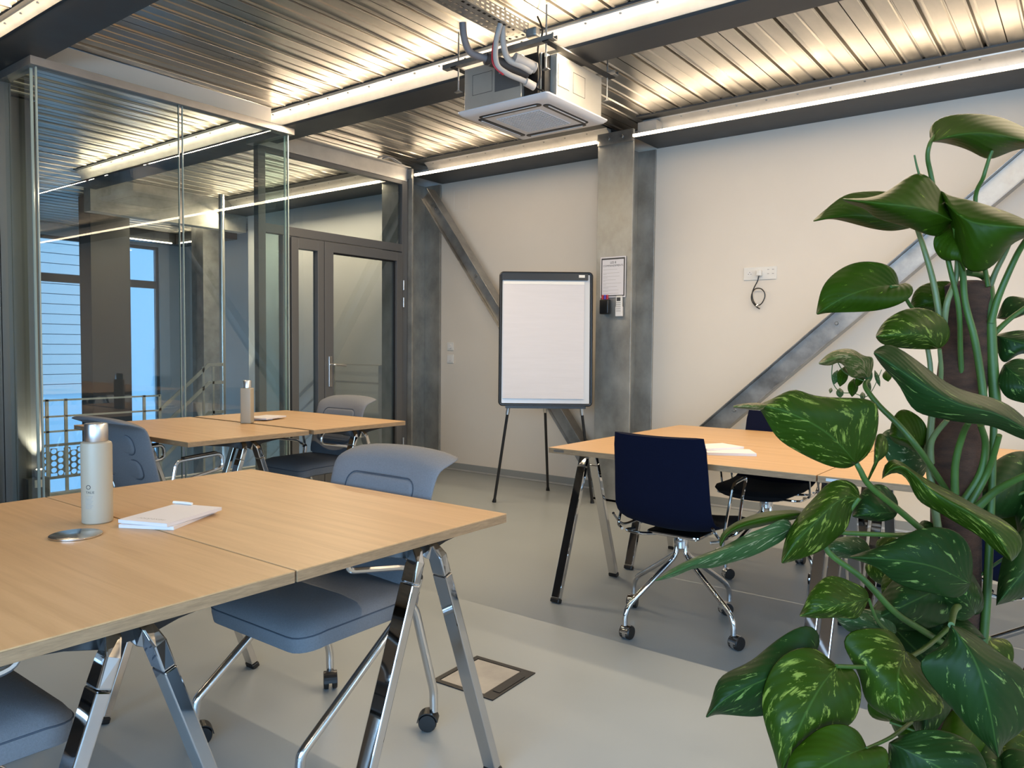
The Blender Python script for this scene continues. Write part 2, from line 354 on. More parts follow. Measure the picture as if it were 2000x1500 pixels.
# right wall with a window band, and the wall behind the camera with another
def windowed_wall(name, along, pos, a0, a1, wins, z0w, z1w, mt):
    b = MB()
    def bx(u0, u1, z0, z1):
        if along == 'y': b.box(pos, pos+0.15, u0, u1, z0, z1)
        else: b.box(u0, u1, pos-0.15, pos, z0, z1)
    bx(a0, a1, -0.0, z0w); bx(a0, a1, z1w, 3.1)
    c = a0
    for u0, u1 in wins: bx(c, u0, z0w, z1w); c = u1
    bx(c, a1, z0w, z1w)
    return struct(name, b, mt)
windowed_wall('wall_right', 'y', XE, YS, YB, [(-1.8, -0.3), (-0.15, 1.35), (1.5, 3.0)], 0.4, 2.55, M['wall'])
windowed_wall('wall_front', 'x', YS, XP, XE, [(-1.6, -0.2), (-0.05, 1.35), (1.5, 2.9)], 0.2, 2.15, M['darkwall'])
wn = 1
for u0, u1 in [(-1.8, -0.3), (-0.15, 1.35), (1.5, 3.0)]:
    b = MB()
    for s0, s1, t0, t1 in ((u0, u0+.05, .4, 2.55), (u1-.05, u1, .4, 2.55), (u0+.05, u1-.05, .4, .45), (u0+.05, u1-.05, 2.5, 2.55)): b.box(XE+0.05, XE+0.10, s0, s1, t0, t1)
    f = struct('window_%d' % wn, b, M['frame']); wn += 1
    g = MB(); g.box(XE+0.07, XE+0.078, u0+.05, u1-.05, .45, 2.5); g.build('pane', M['doorglass'], f)
for u0, u1 in [(-1.6, -0.2), (-0.05, 1.35), (1.5, 2.9)]:
    b = MB()
    for s0, s1, t0, t1 in ((u0, u0+.05, .2, 2.15), (u1-.05, u1, .2, 2.15), (u0+.05, u1-.05, .2, .25), (u0+.05, u1-.05, 2.1, 2.15)): b.box(s0, s1, YS-0.10, YS-0.05, t0, t1)
    f = struct('window_%d' % wn, b, M['frame']); wn += 1
    g = MB(); g.box(u0+.05, u1-.05, YS-.078, YS-.07, .25, 2.1); g.build('pane', M['doorglass'], f)
# west facade of the stair hall
b = MB()
zf0, zf1 = -2.0, 2.76
segs = [(YS, 4.70), (5.41, 5.87), (6.55, 7.0)]
for a, c in segs: b.box(XW-0.15, XW, a, c, -2.6, 3.1)
for a, c in [(4.70, 5.41), (5.87, 6.55)]:
    b.box(XW-0.15, XW, a, c, 2.80, 3.1); b.box(XW-0.15, XW, a, c, -2.6, -2.2)
struct('wall_left', b, M['greywall'])
for a, c in [(4.70, 5.41), (5.87, 6.55)]:
    b = MB()
    for s0, s1, t0, t1 in ((a, a+.05, -2.2, 2.8), (c-.05, c, -2.2, 2.8), (a+.05, c-.05, 2.75, 2.8), (a+.05, c-.05, 2.12, 2.24), (a+.05, c-.05, -2.2, -2.15)): b.box(XW-0.1, XW-0.04, s0, s1, t0, t1)
    f = struct('window_%d' % wn, b, M['frame']); wn += 1
    g = MB(); g.box(XW-.074, XW-.066, a+.05, c-.05, -2.15, 2.75); g.build('pane', M['skyglass'], f)
# south side of stairwell (unseen from the photo, closes the space)
b = MB(); b.box(XW, XP, YS-0.15, YS, -2.6, 3.1); struct('wall_stairwell_south', b, M['greywall'])

# steel deck ceiling: ribs run towards the back wall
def deck(name, x0, x1, y0, y1):
    per = 0.2127; prof = []; x = x0
    k0 = math.ceil((x0 - (-1.747))/per)
    xs = []; k = k0
    prof.append((x0, ZD))
    while -1.747 + k*per < x1 - 0.12:
        s = -1.747 + k*per
        if k % 3 == 0:
            prof += [(s-0.003, ZD), (s-0.003, ZD+0.02), (s+0.003, ZD+0.02), (s+0.003, ZD)]
        else:
            prof += [(s-0.010, ZD), (s-0.003, ZD+0.008), (s+0.003, ZD+0.008), (s+0.010, ZD)]
        r = s + per/2      # rib between
        prof += [(r-0.026, ZD), (r-0.018, ZD-0.006), (r-0.010, ZD-0.006), (r-0.005, ZD+0.016), (r+0.005, ZD+0.016), (r+0.010, ZD-0.006), (r+0.018, ZD-0.006), (r+0.026, ZD)]
        k += 1
    prof.append((x1, ZD))
    b = MB()
    b.rings([[(x, y0, z) for x, z in prof], [(x, y1, z) for x, z in prof]], close=False, cap=False)
    b.box(x0, x1, y0, y1, ZD+0.06, ZD+0.14)
    return struct(name, b, M['deck'])
deck('ceiling', XW, XE, YS, 7.0)

# beams parallel to the back wall, each with a warm led profile on the lower flange
def beam(y0, y1, x0, x1, ztop, label, screws=True, yweb=None):
    o = empty('steel_beam', (0, 0, 0), 0, label, 'beam', 'steel beams under the deck')
    yc = yweb if yweb is not None else (y0+y1)/2
    b = MB(); b.box(x0, x1, y0, y1, 2.80, 2.816); b.box(x0, x1, yc-0.006, yc+0.006, 2.816, ztop-0.012)
    b.box(x0, x1, y0+0.03, y1-0.03, ztop-0.012, ztop); b.build('beam_section', M['beam'], o)
    # light zinc closing angle between web and deck
    pr = [(yc-0.075, ztop-0.001), (yc-0.07, ztop-0.02), (yc-0.045, ztop-0.035), (yc-0.02, ztop-0.06), (yc-0.010, ztop-0.10), (yc-0.0065, ztop-0.10), (yc-0.0065, ztop-0.001)]
    b = MB(); b.rings([[(x0, y, z) for y, z in pr], [(x1, y, z) for y, z in pr]]); b.build('edge_trim', M['beamlite'], o, smooth=True)
    if screws:
        b = MB(); x = x0+0.1
        while x < x1:
            b.lathe([(0.007, 0), (0.006, -0.006)], (x, yc-0.058, ztop-0.026), 8); x += 0.2127
        b.build('screw_row', M['galv'], o); 
    if yweb == 5.43:
        b = MB(); b.box(x0+0.02, x1-0.02, 5.292, 5.305, 2.8165, 2.830); b.build('led_strip', M['led_back'], o)
    return o
beam(5.22, YB-0.002, -2.845, XE, ZD, 'grey steel beam on the back wall right of the zinc column', yweb=5.43)
beam(5.22, YB-0.002, -5.16, -3.165, ZD, 'grey steel beam on the back wall between corner post and zinc column', yweb=5.43)
beam(5.22, YB-0.002, -9.45, -5.60, ZD, 'steel beam seen through the glass along the stairwell wall', yweb=5.43)
beam(3.50, 3.75, -8.3, XE, ZD, 'dark steel beam crossing the room just in front of the air unit', yweb=3.62)
beam(1.635, 1.89, -8.3, XE, ZD, 'near dark steel beam cutting the top left corner', yweb=1.76)
beam(-0.28, -0.03, -5.1, XE, ZD, 'steel beam behind the camera', yweb=-0.155)
b = MB(); b.box(-11.95, -10.40, 6.515, 6.75, 2.80, ZD-0.006); b.box(-11.95, -11.73, 5.40, 6.51, 2.80, ZD-0.006)
tag(b.build('hall_beam', M['beam']), 'corner of dark ceiling beams in the far hall with short led lines', 'beam')
def led(name, x0, x1, y0, y1, z0, z1, label, watts=0, tilt=0, fill_y=None):
    o = empty(name, (0, 0, 0), 0, label, 'led light', 'warm led profiles')
    b = MB(); b.box(x0, x1, y0, y1, z0, z1)
    b.build('diffuser', M['led_hidden'] if 'hidden' in label else M['led'], o)
    dx, dy = (x1-x0), (y1-y0)
    c = MB()
    if dx > dy: c.box(x0, x1, y1+0.0005, y1+0.008, z0-0.000, z1+0.004)
    else: c.box(x0-0.008, x0-0.0005, y0, y1, z0, z1+0.004)
    c.build('profile', M['satin'], o)
    if watts:
        if 'hidden' in label: x0 = -4.70
        ln = max(x1-x0, dy)
        l = bpy.data.lights.new('led_fill', 'AREA'); l.shape = 'RECTANGLE'; l.size = ln; l.size_y = 0.010; l.energy = watts*ln; l.color = LED_COL  # added area lamp just below the line, for room fill
        lo = bpy.data.objects.new('led_fill', l); lo.parent = o; C.objects.link(lo)
        lo.location = ((x0+x1)/2, fill_y if fill_y is not None else (y0+y1)/2, 2.797)
        lo.rotation_euler = (math.radians(tilt), 0, 0) if dx > dy else (0, 0, PI/2)
    return o
led('led_light', -2.843, XE-0.02, 5.200, 5.218, 2.802, 2.820, 'warm white led line along the back wall right of the column', BACK_W)
led('led_light', -5.14, -3.167, 5.200, 5.218, 2.802, 2.820, 'warm white led line above the flip chart', BACK_W)
led('led_light', -9.4, -5.62, 5.200, 5.218, 2.802, 2.820, 'warm white led line seen through the door transom and glass', 9.0, -20, 5.19)
led('led_light', -8.2, XE-0.02, 3.555, 3.568, 2.818, 2.835, 'hidden led line glowing on the middle beam', MID_W, 0, 3.492)  # its fill lamp is added under the flange edge, apart from the strip
led('led_light', -8.2, XE-0.02, 1.69, 1.703, 2.818, 2.835, 'hidden led line glowing on the near beam at top left', MID_W*0.18, 10, 1.627)  # fill lamp added below the flange here too
led('led_light', -5.1, XE-0.02, -0.30, -0.282, 2.802, 2.820, 'unseen warm led line added behind the camera', MID_W*0.1)  # out of view, put in to brighten the room
led('led_light', -11.60, -10.45, 6.495, 6.506, 2.80, 2.815, 'short led line across the far hall behind the glass')
led('led_light', -11.72, -11.707, 5.45, 6.44, 2.80, 2.815, 'short led line along the far hall window wall')

# columns
def hcolumn(x0, x1, y0, y1, label, ztop=2.87):
    o = empty('steel_column', ((x0+x1)/2, (y0+y1)/2, 0), 0, label, 'column')
    mx = (x0+x1)/2; my = (y0+y1)/2; hx = (x1-x0)/2; hy = (y1-y0)/2
    b = MB(); b.box(-hx, hx, -hy, -hy+0.018, 0, ztop); b.box(-hx, hx, hy-0.018, hy, 0, 2.79); b.box(-0.006, 0.006, -hy+0.018, hy-0.018, 0, 2.79)
    b.build('column_section', M['column'], o, bevel=0.002)
    b = MB(); b.box(-hx-0.0, hx, -hy-0.010, -hy-0.0005, ztop-0.09, ztop); b.build('splice_plate', M['galv'], o)
    for sx in (-0.06, 0.06):
        b = MB(); b.lathe([(0.013, -hy-0.022), (0.016, -hy-0.018), (0.016, -hy-0.0105)], (sx, 0, ztop-0.045), 6, axis='y'); b.build('bolt', M['galv'], o)
    b = MB(); b.box(-hx-0.0, hx, -hy, hy, 0, 0.018); b.build('base_plate', M['column'], o)
    return o
hcolumn(-3.163, -2.85, 5.23, 5.61, 'broad galvanised steel column behind the flip chart with a poster on it')
hcolumn(-5.575, -5.165, 5.20, 5.60, 'dark galvanised corner column beside the glazed door')
b = MB(); b.box(-2.855, -2.70, 5.30, 5.42, 2.845, 2.93)
tag(b.build('gusset_plate', M['beamlite']), 'small pale steel gusset at the top right of the broad column', 'steel plate')

# diagonal braces (U sections with a raised outer lip)
def brace(p0, p1, label, w=0.115, y=5.36, bolts=(0.08,)):
    p0 = Vector(p0); p1 = Vector(p1); L_ = (p1-p0).length; t = (p1-p0).normalized(); n = Vector((-t.z, 0, t.x))
    if n.z < 0: n = -n
    o = empty('diagonal_brace', (0, 0, 0), 0, label, 'brace', 'diagonal wind braces')
    def section(prof, nm, mt):
        b = MB(); b.rings([[p0 + n*u + Vector((0, v, 0)) for u, v in prof], [p1 + n*u + Vector((0, v, 0)) for u, v in prof]]); return b.build(nm, mt, o, bevel=0.002)
    h = w/2
    section([(-h, 0), (h, 0), (h, 0.06), (h-0.008, 0.06), (h-0.008, 0.008), (-h+0.008, 0.008), (-h+0.008, 0.06), (-h, 0.06)], 'channel', M['galv'])
    section([(h+0.0005, -0.052), (h+0.007, -0.052), (h+0.007, 0.06), (h+0.0005, 0.06)], 'upper_flange', M['galv'])
    section([(-h-0.007, -0.036), (-h-0.0005, -0.036), (-h-0.0005, 0.06), (-h-0.007, 0.06)], 'lower_flange', M['galv'])
    for s in bolts:
        c = p0 + t*s
        b = MB(); b.lathe([(0.010, -0.014), (0.013, -0.010), (0.013, -0.0005)], (c.x, c.y, c.z), 6, axis='y'); b.build('bolt', M['galv'], o)
    return o
brace((-5.13, 5.36, 2.66), (-3.20, 5.36, 0.16), 'zinc diagonal brace falling from the door corner behind the flip chart', bolts=(0.12, 0.19, 0.26, 1.02, 1.6))
brace((-2.83, 5.36, 0.08), (0.10, 5.36, 2.72), 'zinc diagonal brace rising to the right behind the leafy plant', w=0.125, bolts=(1.03, 1.95, 2.9))
hcolumn(0.02, 0.33, 5.23, 5.61, 'galvanised steel column outside the picture at the top of the rising brace')

# skirting
b = MB(); b.box(-5.15, -3.17, YB-0.014, YB-0.0005, 0.002, 0.072); b.box(-2.84, XE-.02, YB-0.014, YB-0.0005, 0.002, 0.072); struct('baseboard_back', b, M['skirt'])
b = MB(); b.box(-5.15, -3.17, YB-0.022, YB-0.0145, 0.002, 0.016); b.box(-2.84, XE-.02, YB-0.022, YB-0.0145, 0.002, 0.016); struct('trim_2', b, M['beamlite'])

# ---------------------------------------------------------------- glass bay on the left
GX = -4.79; GY0, GY1 = 1.84, 3.54
bay = empty('window_20', (0, 0, 0)); bay['kind'] = 'structure'
bay.name = 'window_12'
def pane(x0, x1, y0, y1, z0=0.01, z1=2.752):
    b = MB(); b.box(x0, x1, y0, y1, z0, z1); return b.build('pane', M['glass'], bay)
def gedge(x0, x1, y0, y1):
    b = MB(); b.box(x0, x1, y0, y1, 0.01, 2.752); return b.build('glass_edge', M['glassedge'], bay)
pane(GX-0.006, GX+0.006, GY0+0.012, 2.685); pane(GX-0.006, GX+0.006, 2.715, GY1-0.012)
pane(XP+0.05, GX-0.04, GY0-0.006, GY0+0.006); pane(XP+0.03, GX-0.04, GY1-0.006, GY1+0.006)
for yy in (2.685, 2.711): gedge(GX-0.007, GX+0.007, yy, yy+0.004)
gedge(GX-0.007, GX+0.007, GY0+0.004, GY0+0.012); gedge(GX-0.046, GX-0.038, GY0-0.007, GY0+0.007)
gedge(GX-0.007, GX+0.007, GY1-0.012, GY1-0.004); gedge(GX-0.050, GX-0.042, GY1-0.007, GY1+0.007)
b = MB(); b.box(GX-0.05, GX+0.03, GY0-0.03, GY1+0.03, 2.753, 2.799); b.box(XP-0.03, GX-0.05, GY0-0.03, GY0+0.03, 2.753, 2.799); b.box(XP-0.03, GX-0.05, GY1-0.03, GY1+0.03, 2.753, 2.799)
b.build('cap_rail', mat('cap_rail_zinc', (0.36, 0.34, 0.32), 0.45, 0.6, noise=0.1), bay)
b = MB(); b.box(GX-0.012, GX+0.012, GY0, GY1, 0.0, 0.0095); b.build('floor_channel', M['satin'], bay)
b = MB(); b.box(XP-0.03, XP+0.03, GY0-0.035, GY0+0.035, 0, 2.752); b.box(XP-0.03, XP+0.03, GY0-0.09, GY0-0.04, 0, 2.752); b.build('post', M['frame'], bay)
# dark lining left of the glass bay
b = MB(); b.box(XP-0.06, XP+0.06, YS, GY0-0.095, 0, 2.80); struct('wall_partition', b, M['darkframe'])
b = MB(); b.box(XP+0.05, XP+0.10, 1.70, GY0-0.095, 0, 2.79); struct('trim_3', b, M['frame'])
# pale bulkhead above the glass
b = MB(); b.box(-4.96, -4.94, 1.892, 3.498, 2.80, ZD-0.006); struct('trim_4', b, M['wall'])
# channel above the door, and header of the partition
b = MB(); b.box(XP-0.03, XP+0.03, GY1+0.031, 5.19, 2.757, 2.875); b.box(XP-0.08, XP+0.08, 3.76, 5.19, 2.876, 2.885)
struct('trim_5', b, M['beamlite'])
b = MB(); b.tube(smoothpath([(XP+0.05, 4.80, 2.90), (XP+0.06, 4.9, 2.93), (XP+0.06, 5.02, 2.90), (XP+0.06, 5.12, 2.89)]), 0.007, 8); b.tube(smoothpath([(XP+0.07, 4.84, 2.895), (XP+0.08, 4.94, 2.92), (XP+0.08, 5.06, 2.895)]), 0.007, 8)
tag(b.build('electric_cable', M['ins'], smooth=True), 'loops of pale cable lying on the channel above the door corner', 'cable')

# ---------------------------------------------------------------- door set
door = empty('door_1', (0, 0, 0)); door['kind'] = 'structure'
def fr(name, rects, mt=M['frame'], par=door, x0=-0.03, x1=0.03, bevel=0.002):
    b = MB()
    for y0, y1, z0, z1 in rects: b.box(XP+x0, XP+x1, y0, y1, z0, z1)
    return b.build(name, mt, par, bevel=bevel)
fr('door_frame', [(GY1+0.035, GY1+0.10, 0, 2.755), (3.80, 3.865, 0, 2.09), (5.125, 5.195, 0, 2.755), (GY1+0.10, 5.125, 2.092, 2.163), (GY1+0.10, 5.125, 2.72, 2.755)])
fr('transom_pane', [(GY1+0.10, 5.125, 2.163, 2.72)], M['doorglass'], x0=-0.006, x1=0.006, bevel=0)
fr('fixed_pane', [(GY1+0.10, 3.80, 0.01, 2.092)], M['doorglass'], x0=-0.006, x1=0.006, bevel=0)
s = fr('side_leaf', [(3.872, 3.94, 0.01, 2.082), (4.135, 4.20, 0.01, 2.082), (3.94, 4.135, 1.995, 2.082), (3.94, 4.135, 0.01, 0.12)], x0=-0.02, x1=0.045)
fr('leaf_pane', [(3.94, 4.135, 0.12, 1.995)], M['doorglass'], s, x0=-0.006, x1=0.006, bevel=0)
s = fr('main_leaf', [(4.207, 4.30, 0.01, 2.082), (5.045, 5.118, 0.01, 2.082), (4.30, 5.045, 2.0, 2.082), (4.30, 5.045, 0.01, 0.13)], x0=-0.02, x1=0.045)
fr('leaf_pane', [(4.30, 5.045, 0.13, 2.0)], M['doorglass'], s, x0=-0.006, x1=0.006, bevel=0)
fr('bead', [(4.30, 4.312, 0.142, 1.988), (5.033, 5.045, 0.142, 1.988), (4.30, 5.045, 1.988, 2.0), (4.30, 5.045, 0.13, 0.142)], M['blackmetal'], s, x0=0.008, x1=0.02, bevel=0)
b = MB(); b.rbox(XP+0.049, 4.262, 0.985, 0.008, 0.034, 0.26, 0.0035, 3); hp = b.build('handle_plate', M['satin'], s)
b = MB(); b.tube(rounded([(XP+0.053, 4.262, 1.045), (XP+0.10, 4.262, 1.045), (XP+0.10, 4.39, 1.035)], 0.02), 0.009, 10); b.build('lever', M['satin'], hp, smooth=True)
for zz in (0.3, 1.62, 1.78):
    b = MB(); b.lathe([(0.009, -0.045), (0.009, 0.045)], (XP+0.055, 5.122, zz), 12); b.build('hinge', M['satin'], s, smooth=True)

# ================================================================ STAIRWELL CONTENTS
b = MB(); b.box(-8.60, -8.45, 3.76, 5.61, 2.60, ZD-0.006); tag(b.build('concrete_beam', M['concrete']), 'stained concrete beam across the stairwell behind the glass', 'beam')
# guard rail in front of the stairwell wall, seen through the door
g = empty('stair_railing', (0, 0, 0), 0, 'thin steel landing rail with sloping stair rails seen through the door', 'railing')
b = MB(); b.bar([(-6.70, 5.5, 1.01), (-5.90, 5.5, 1.01)], 0.04, 0.008, (0, 1, 0)); b.build('top_rail', M['beamlite'], g)
b = MB(); b.bar([(-6.70, 5.5, 0.82), (-5.90, 5.5, 0.82)], 0.008, 0.02, (0, 1, 0)); b.build('mid_rail', M['beamlite'], g)
for xx in (-6.67, -5.91):
    b = MB(); b.box(xx-0.03, xx+0.03, 5.494, 5.506, 0.0 if xx > -6.5 else -0.05, 1.006); b.build('rail_post', M['beamlite'], g)
for dz in (0, -0.19, -0.38, -0.57, -0.76):
    b = MB(); b.bar([(-6.70, 5.5, 1.0+dz), (-8.3, 5.5, -0.05+dz)], 0.012, 0.04 if dz == 0 else 0.02, (0, 1, 0)); b.build('slope_rail', M['beamlite'], g)
b = MB(); b.box(-6.70, -6.62, 5.46, 5.54, -0.06, -0.02); b.build('rail_foot', M['galv'], g)
# flight with rail behind the glass bay
g = empty('stair_railing', (0, 0, 0), 0, 'thin steel stair railing with perforated panel behind the glass bay', 'railing')
for z in (0.75, 0.62, 0.50):
    b = MB(); b.bar([(-6.6, 2.3, z), (-6.6, 3.5, z)], 0.012, 0.014, (1, 0, 0)); b.build('rail', M['beamlite'], g)
for yy in (2.58, 2.72, 3.36, 3.50):
    b = MB(); b.box(-6.606, -6.594, yy-0.012, yy+0.012, 0.012, 0.76); b.build('rail_post', M['beamlite'], g)
for dz in (0, -0.17, -0.45):
    b = MB(); b.bar([(-6.6, 3.50, 0.62+dz), (-6.6, 3.98, 1.02+dz), (-6.6, 4.12, 1.02+dz)], 0.012, 0.03, (1, 0, 0)); b.build('slope_rail', M['beamlite'], g)
for yy in (3.92, 4.02):
    b = MB(); b.box(-6.606, -6.594, yy-0.010, yy+0.010, 0.012, 1.0); b.build('rail_post', M['beamlite'], g)
# perforated panel: plate with round holes
def perforated(x, y0, y1, z0, z1, r, pitch):
    b = MB(); bm = b.bm; th = 0.004
    nz = int((z1-z0)/pitch); ny = int((y1-y0)/pitch)
    for xx in (x,):
        for i in range(ny):
            for k in range(nz):
                cy = y0 + (i+0.5)*pitch; cz = z0 + (k+0.5)*pitch + (pitch/2 if i % 2 else 0); h = pitch/2; n = 12
                inn = [bm.verts.new((xx, cy + r*math.cos(2*PI*q/n+PI/4), cz + r*math.sin(2*PI*q/n+PI/4))) for q in range(n)]
                out = []
                for q in range(n):
                    a = 2*PI*q/n+PI/4; cx_, cz_ = math.cos(a), math.sin(a); mxx = max(abs(cx_), abs(cz_)); out.append(bm.verts.new((xx, cy + h*cx_/mxx, cz + h*cz_/mxx)))
                for q in range(n): bm.faces.new((inn[q], inn[(q+1) % n], out[(q+1) % n], out[q]))
    return b
b = perforated(-6.60, 2.45, 2.95, 0.14, 0.38, 0.0215, 0.05); b.build('perforated_panel', M['galv'], g, solid=0.004)
b = MB(); b.box(-6.61, -6.59, 2.43, 2.97, 0.38, 0.40); b.box(-6.61, -6.59, 2.43, 2.97, 0.12, 0.14); b.build('panel_frame', M['galv'], g)
# clad pier with an uplight and a socket box by the glass
g = empty('clad_pier', (-6.3, 2.33, 0), 0, 'dark metal clad pier with a warm uplight at its foot behind the glass', 'pier')
b = MB(); b.box(-0.08, 0.08, -0.10, 0.075, 0.0, 2.96); b.build('cladding', M['frame'], g)
b = MB(); b.lathe([(0.03, 0.0), (0.034, 0.02), (0.034, 0.05), (0.026, 0.055)], (0.14, 0.02, 0.22), 16); b.build('uplight_body', M['satin'], g, smooth=True)
b = MB(); b.lathe([(0.022, 0.056), (0.022, 0.058)], (0.14, 0.02, 0.22), 16); b.build('uplight_lens', M['led'], g)
b = MB(); b.box(0.085, 0.18, -0.07, 0.07, 0.0, 0.215); b.build('box', M['frame'], g)
b = MB(); b.box(0.181, 0.186, -0.03, 0.03, 0.15, 0.205); b.build('socket_plate', M['plastic'], g)
sp = bpy.data.lights.new('uplight_glow', 'SPOT'); sp.energy = 40; sp.color = (1, .83, .6); sp.spot_size = 1.0; sp.shadow_soft_size = 0.02
so = bpy.data.objects.new('uplight_glow', sp); so.location = (-6.16, 2.35, 0.30); so.rotation_euler = (PI, 0.0, 0); C.objects.link(so)
# second pier deeper in the hall with its warm uplight
g = empty('clad_pier', (-8.9, 5.35, 0), 0, 'metal clad pier lit warm from below beyond the stair rails', 'pier')
b = MB(); b.box(-0.13, 0.13, -0.13, 0.13, -2.6, 2.79); b.build('cladding', M['galv'], g)
b = MB(); b.lathe([(0.04, 0.0), (0.04, 0.05)], (0.15, -0.19, 0.0), 16); b.build('uplight_body', M['satin'], g, smooth=True)
b = MB(); b.box(0.0, 0.2, -0.24, -0.135, -0.02, -0.001); b.build('light_shelf', M['galv'], g)
sp = bpy.data.lights.new('uplight_glow', 'SPOT'); sp.energy = 30; sp.color = (1, .85, .65); sp.spot_size = 1.2; sp.shadow_soft_size = 0.03
so = bpy.data.objects.new('uplight_glow', sp); so.location = (-8.75, 5.16, 0.06); so.rotation_euler = (PI, 0.0, 0); C.objects.link(so)
# dark piers of the hall
for (x, y0, y1, lb) in [(-9.6, 4.20, 4.66, 'wide dark metal pier left of the blue window'), ]:
    b = MB(); b.box(x-0.15, x+0.15, y0, y1, -2.6, 2.96); tag(b.build('hall_pier', M['darkframe']), lb, 'pier')
b = MB(); b.tube([(-7.4, 4.62, -2.6), (-7.4, 4.62, 2.79)], 0.03, 14); tag(b.build('steel_pipe', M['satin'], smooth=True), 'slim vertical steel pipe standing behind the glass bay', 'pipe')
# slatted building put in for the right-hand windows mirrored in the glass
g = empty('exterior_building', (-16.5, 0, 0), 0, 'pale slatted building standing in for the window reflection in the glass', 'building')
b = MB(); b.box(-0.3, -0.05, 3.0, 8.0, -6, 6.5); b.build('wall', M['bluewall'], g)
b = MB(); z = 0.2
while z < 4.4: b.box(-0.05, 0.0, 4.9, 7.3, z, z+0.185); z += 0.20
b.build('slats', M['slat'], g)
g = empty('exterior_building', (-19.5, 0, 0), 0, 'plain pale blue building far outside the tall stairwell window', 'building')
b = MB(); b.box(-0.3, 0, 8.0, 13.0, -6, 4.4); b.build('wall', M['bluewall'], g)
for yy in (8.9, 10.2): 
    b = MB(); b.box(0.0, 0.03, yy, yy+0.7, -0.3, 1.1); b.build('window', M['slat'], g)

# ================================================================ CEILING EQUIPMENT
# perforated cable tray
tr = empty('cable_tray', (-2.50, 0, 2.85), 0, 'perforated galvanised cable tray hanging under the deck', 'cable tray')
def slotted(flat, a0, a1, y0, y1, const):       # rows of slots cut in a strip; flat = horizontal or vertical strip
    b = MB(); bm = b.bm; per = 0.04; y = y0
    rows = [(a0 + (a1-a0)*k/3, a0 + (a1-a0)*(k+1)/3) for k in range(3)]
    while y < y1-1e-6:
        for (c0, c1) in rows:
            dc = (c1-c0)*0.30; u = [c0, c0+dc, c1-dc, c1]; v = [y, y+0.009, y+0.031, y+per]
            G = [[bm.verts.new((a, q, const) if flat else (const, q, a)) for a in u] for q in v]
            for i in range(3):
                for j in range(3):
                    if i == 1 and j == 1: continue
                    bm.faces.new((G[i][j], G[i][j+1], G[i+1][j+1], G[i+1][j]))
        y += per
    return b
o = slotted(True, -0.075, 0.055, 0.2, 3.32, 0.0).build('tray_bottom', M['galv'], tr, solid=0.0015)
o = slotted(False, 0.001, 0.06, 0.2, 3.32, 0.056).build('tray_side', M['galv'], tr, solid=0.0015)
o = slotted(False, 0.001, 0.06, 0.2, 3.32, -0.076).build('tray_side', M['galv'], tr, solid=0.0015)
for yy in (0.8, 2.2, 3.2):
    b = MB(); b.tube([(-0.01, yy, 0.0), (-0.01, yy, 0.117)], 0.004, 6); b.build('hanger_rod', M['galv'], tr)
b = MB(); b.tube([(-0.02, 0.2, 0.02), (-0.02, 3.25, 0.02)], 0.010, 8); b.tube([(0.01, 0.2, 0.018), (0.01, 3.25, 0.018)], 0.008, 8); b.build('cable', M['black'], tr)

# ceiling cassette air unit
AX, AY = -2.613, 3.606
ac = empty('air_unit', (AX, AY, 2.50), 0, 'square ceiling cassette air conditioner hanging in front of the middle beam', 'air conditioner')
b = MB(); bm = b.bm
def sq(h, z, n=8, r=0.02):
    out = []
    for q, (ax, ay) in enumerate(((1, 1), (-1, 1), (-1, -1), (1, -1))):
        for j in range(n+1):
            a = q*PI/2 + j*PI/2/n; out.append((ax*(h-r)+r*math.cos(a), ay*(h-r)+r*math.sin(a), z))
    return out
b.rings([sq(0.27, 0.0), sq(0.295, 0.004), sq(0.312, 0.020), sq(0.312, 0.026), sq(0.29, 0.028)]); b.build('panel', M['acpanel'], ac, smooth=True)
for q in range(4):
    mx = Matrix.Rotation(q*PI/2, 4, 'Z')
    b = MB(); b.rbox(0, -0.225, -0.001, 0.42, 0.044, 0.006, 0.021, 5, mx); sl = b.build('air_slot', M['black'], ac)
    b = MB(); b.rbox(0, -0.232, -0.0050, 0.37, 0.009, 0.004, 0.0043, 4, mx); b.build('louver', M['acpanel'], sl)
b = MB(); n = 15; h = 0.15; p = 2*h/n
for i in range(n+1):
    t = -h + i*p; b.box(t-0.003, t+0.003, -h, h, -0.005, -0.0007); b.box(-h, h, t-0.003, t+0.003, -0.0049, -0.0008)
b.build('grille', M['acpanel'], ac)
b = MB(); b.box(-h, h, -h, h, -0.0006, -0.0002); b.build('grille_filter', M['black'], ac)
text('logo', 'LG', 0.014, M['greyink'], ac, Matrix.Translation((0.0, -0.185, -0.0008)) @ Matrix.Rotation(PI, 4, 'X'))
b = MB(); hb = 0.28; ch = 0.0
b.rings([[(x, y, z) for x, y in ((hb, -hb+0.10), (hb, hb), (-hb, hb), (-hb, -hb), (hb-0.16, -hb), (hb-0.16, -hb+0.04), (hb-0.06, -hb+0.04), (hb-0.06, -hb+0.10))] for z in (0.036, 0.265)])
b.build('casing', M['accase'], ac, bevel=0.002)
b = MB(); b.box(-hb+0.003, hb-0.003, -hb+0.003, hb-0.003, 0.0285, 0.0355); b.build('gasket', M['black'], ac)
def seam(pts):
    b = MB(); b.tube(pts, 0.0014, 4, loop=True); b.build('knockout_seam', M['hosedark'], ac)
seam([(-0.22, -hb-0.0005, 0.11), (-0.08, -hb-0.0005, 0.11), (-0.08, -hb-0.0005, 0.22), (-0.22, -hb-0.0005, 0.22)])
seam([(hb+0.0005, -0.02, 0.10), (hb+0.0005, 0.10, 0.10), (hb+0.0005, 0.10, 0.21), (hb+0.0005, -0.02, 0.21)])
b = MB(); b.box(-0.06, 0.11, -hb-0.003, -hb-0.0008, 0.10, 0.255); b.build('cover_plate', M['frame'], ac)
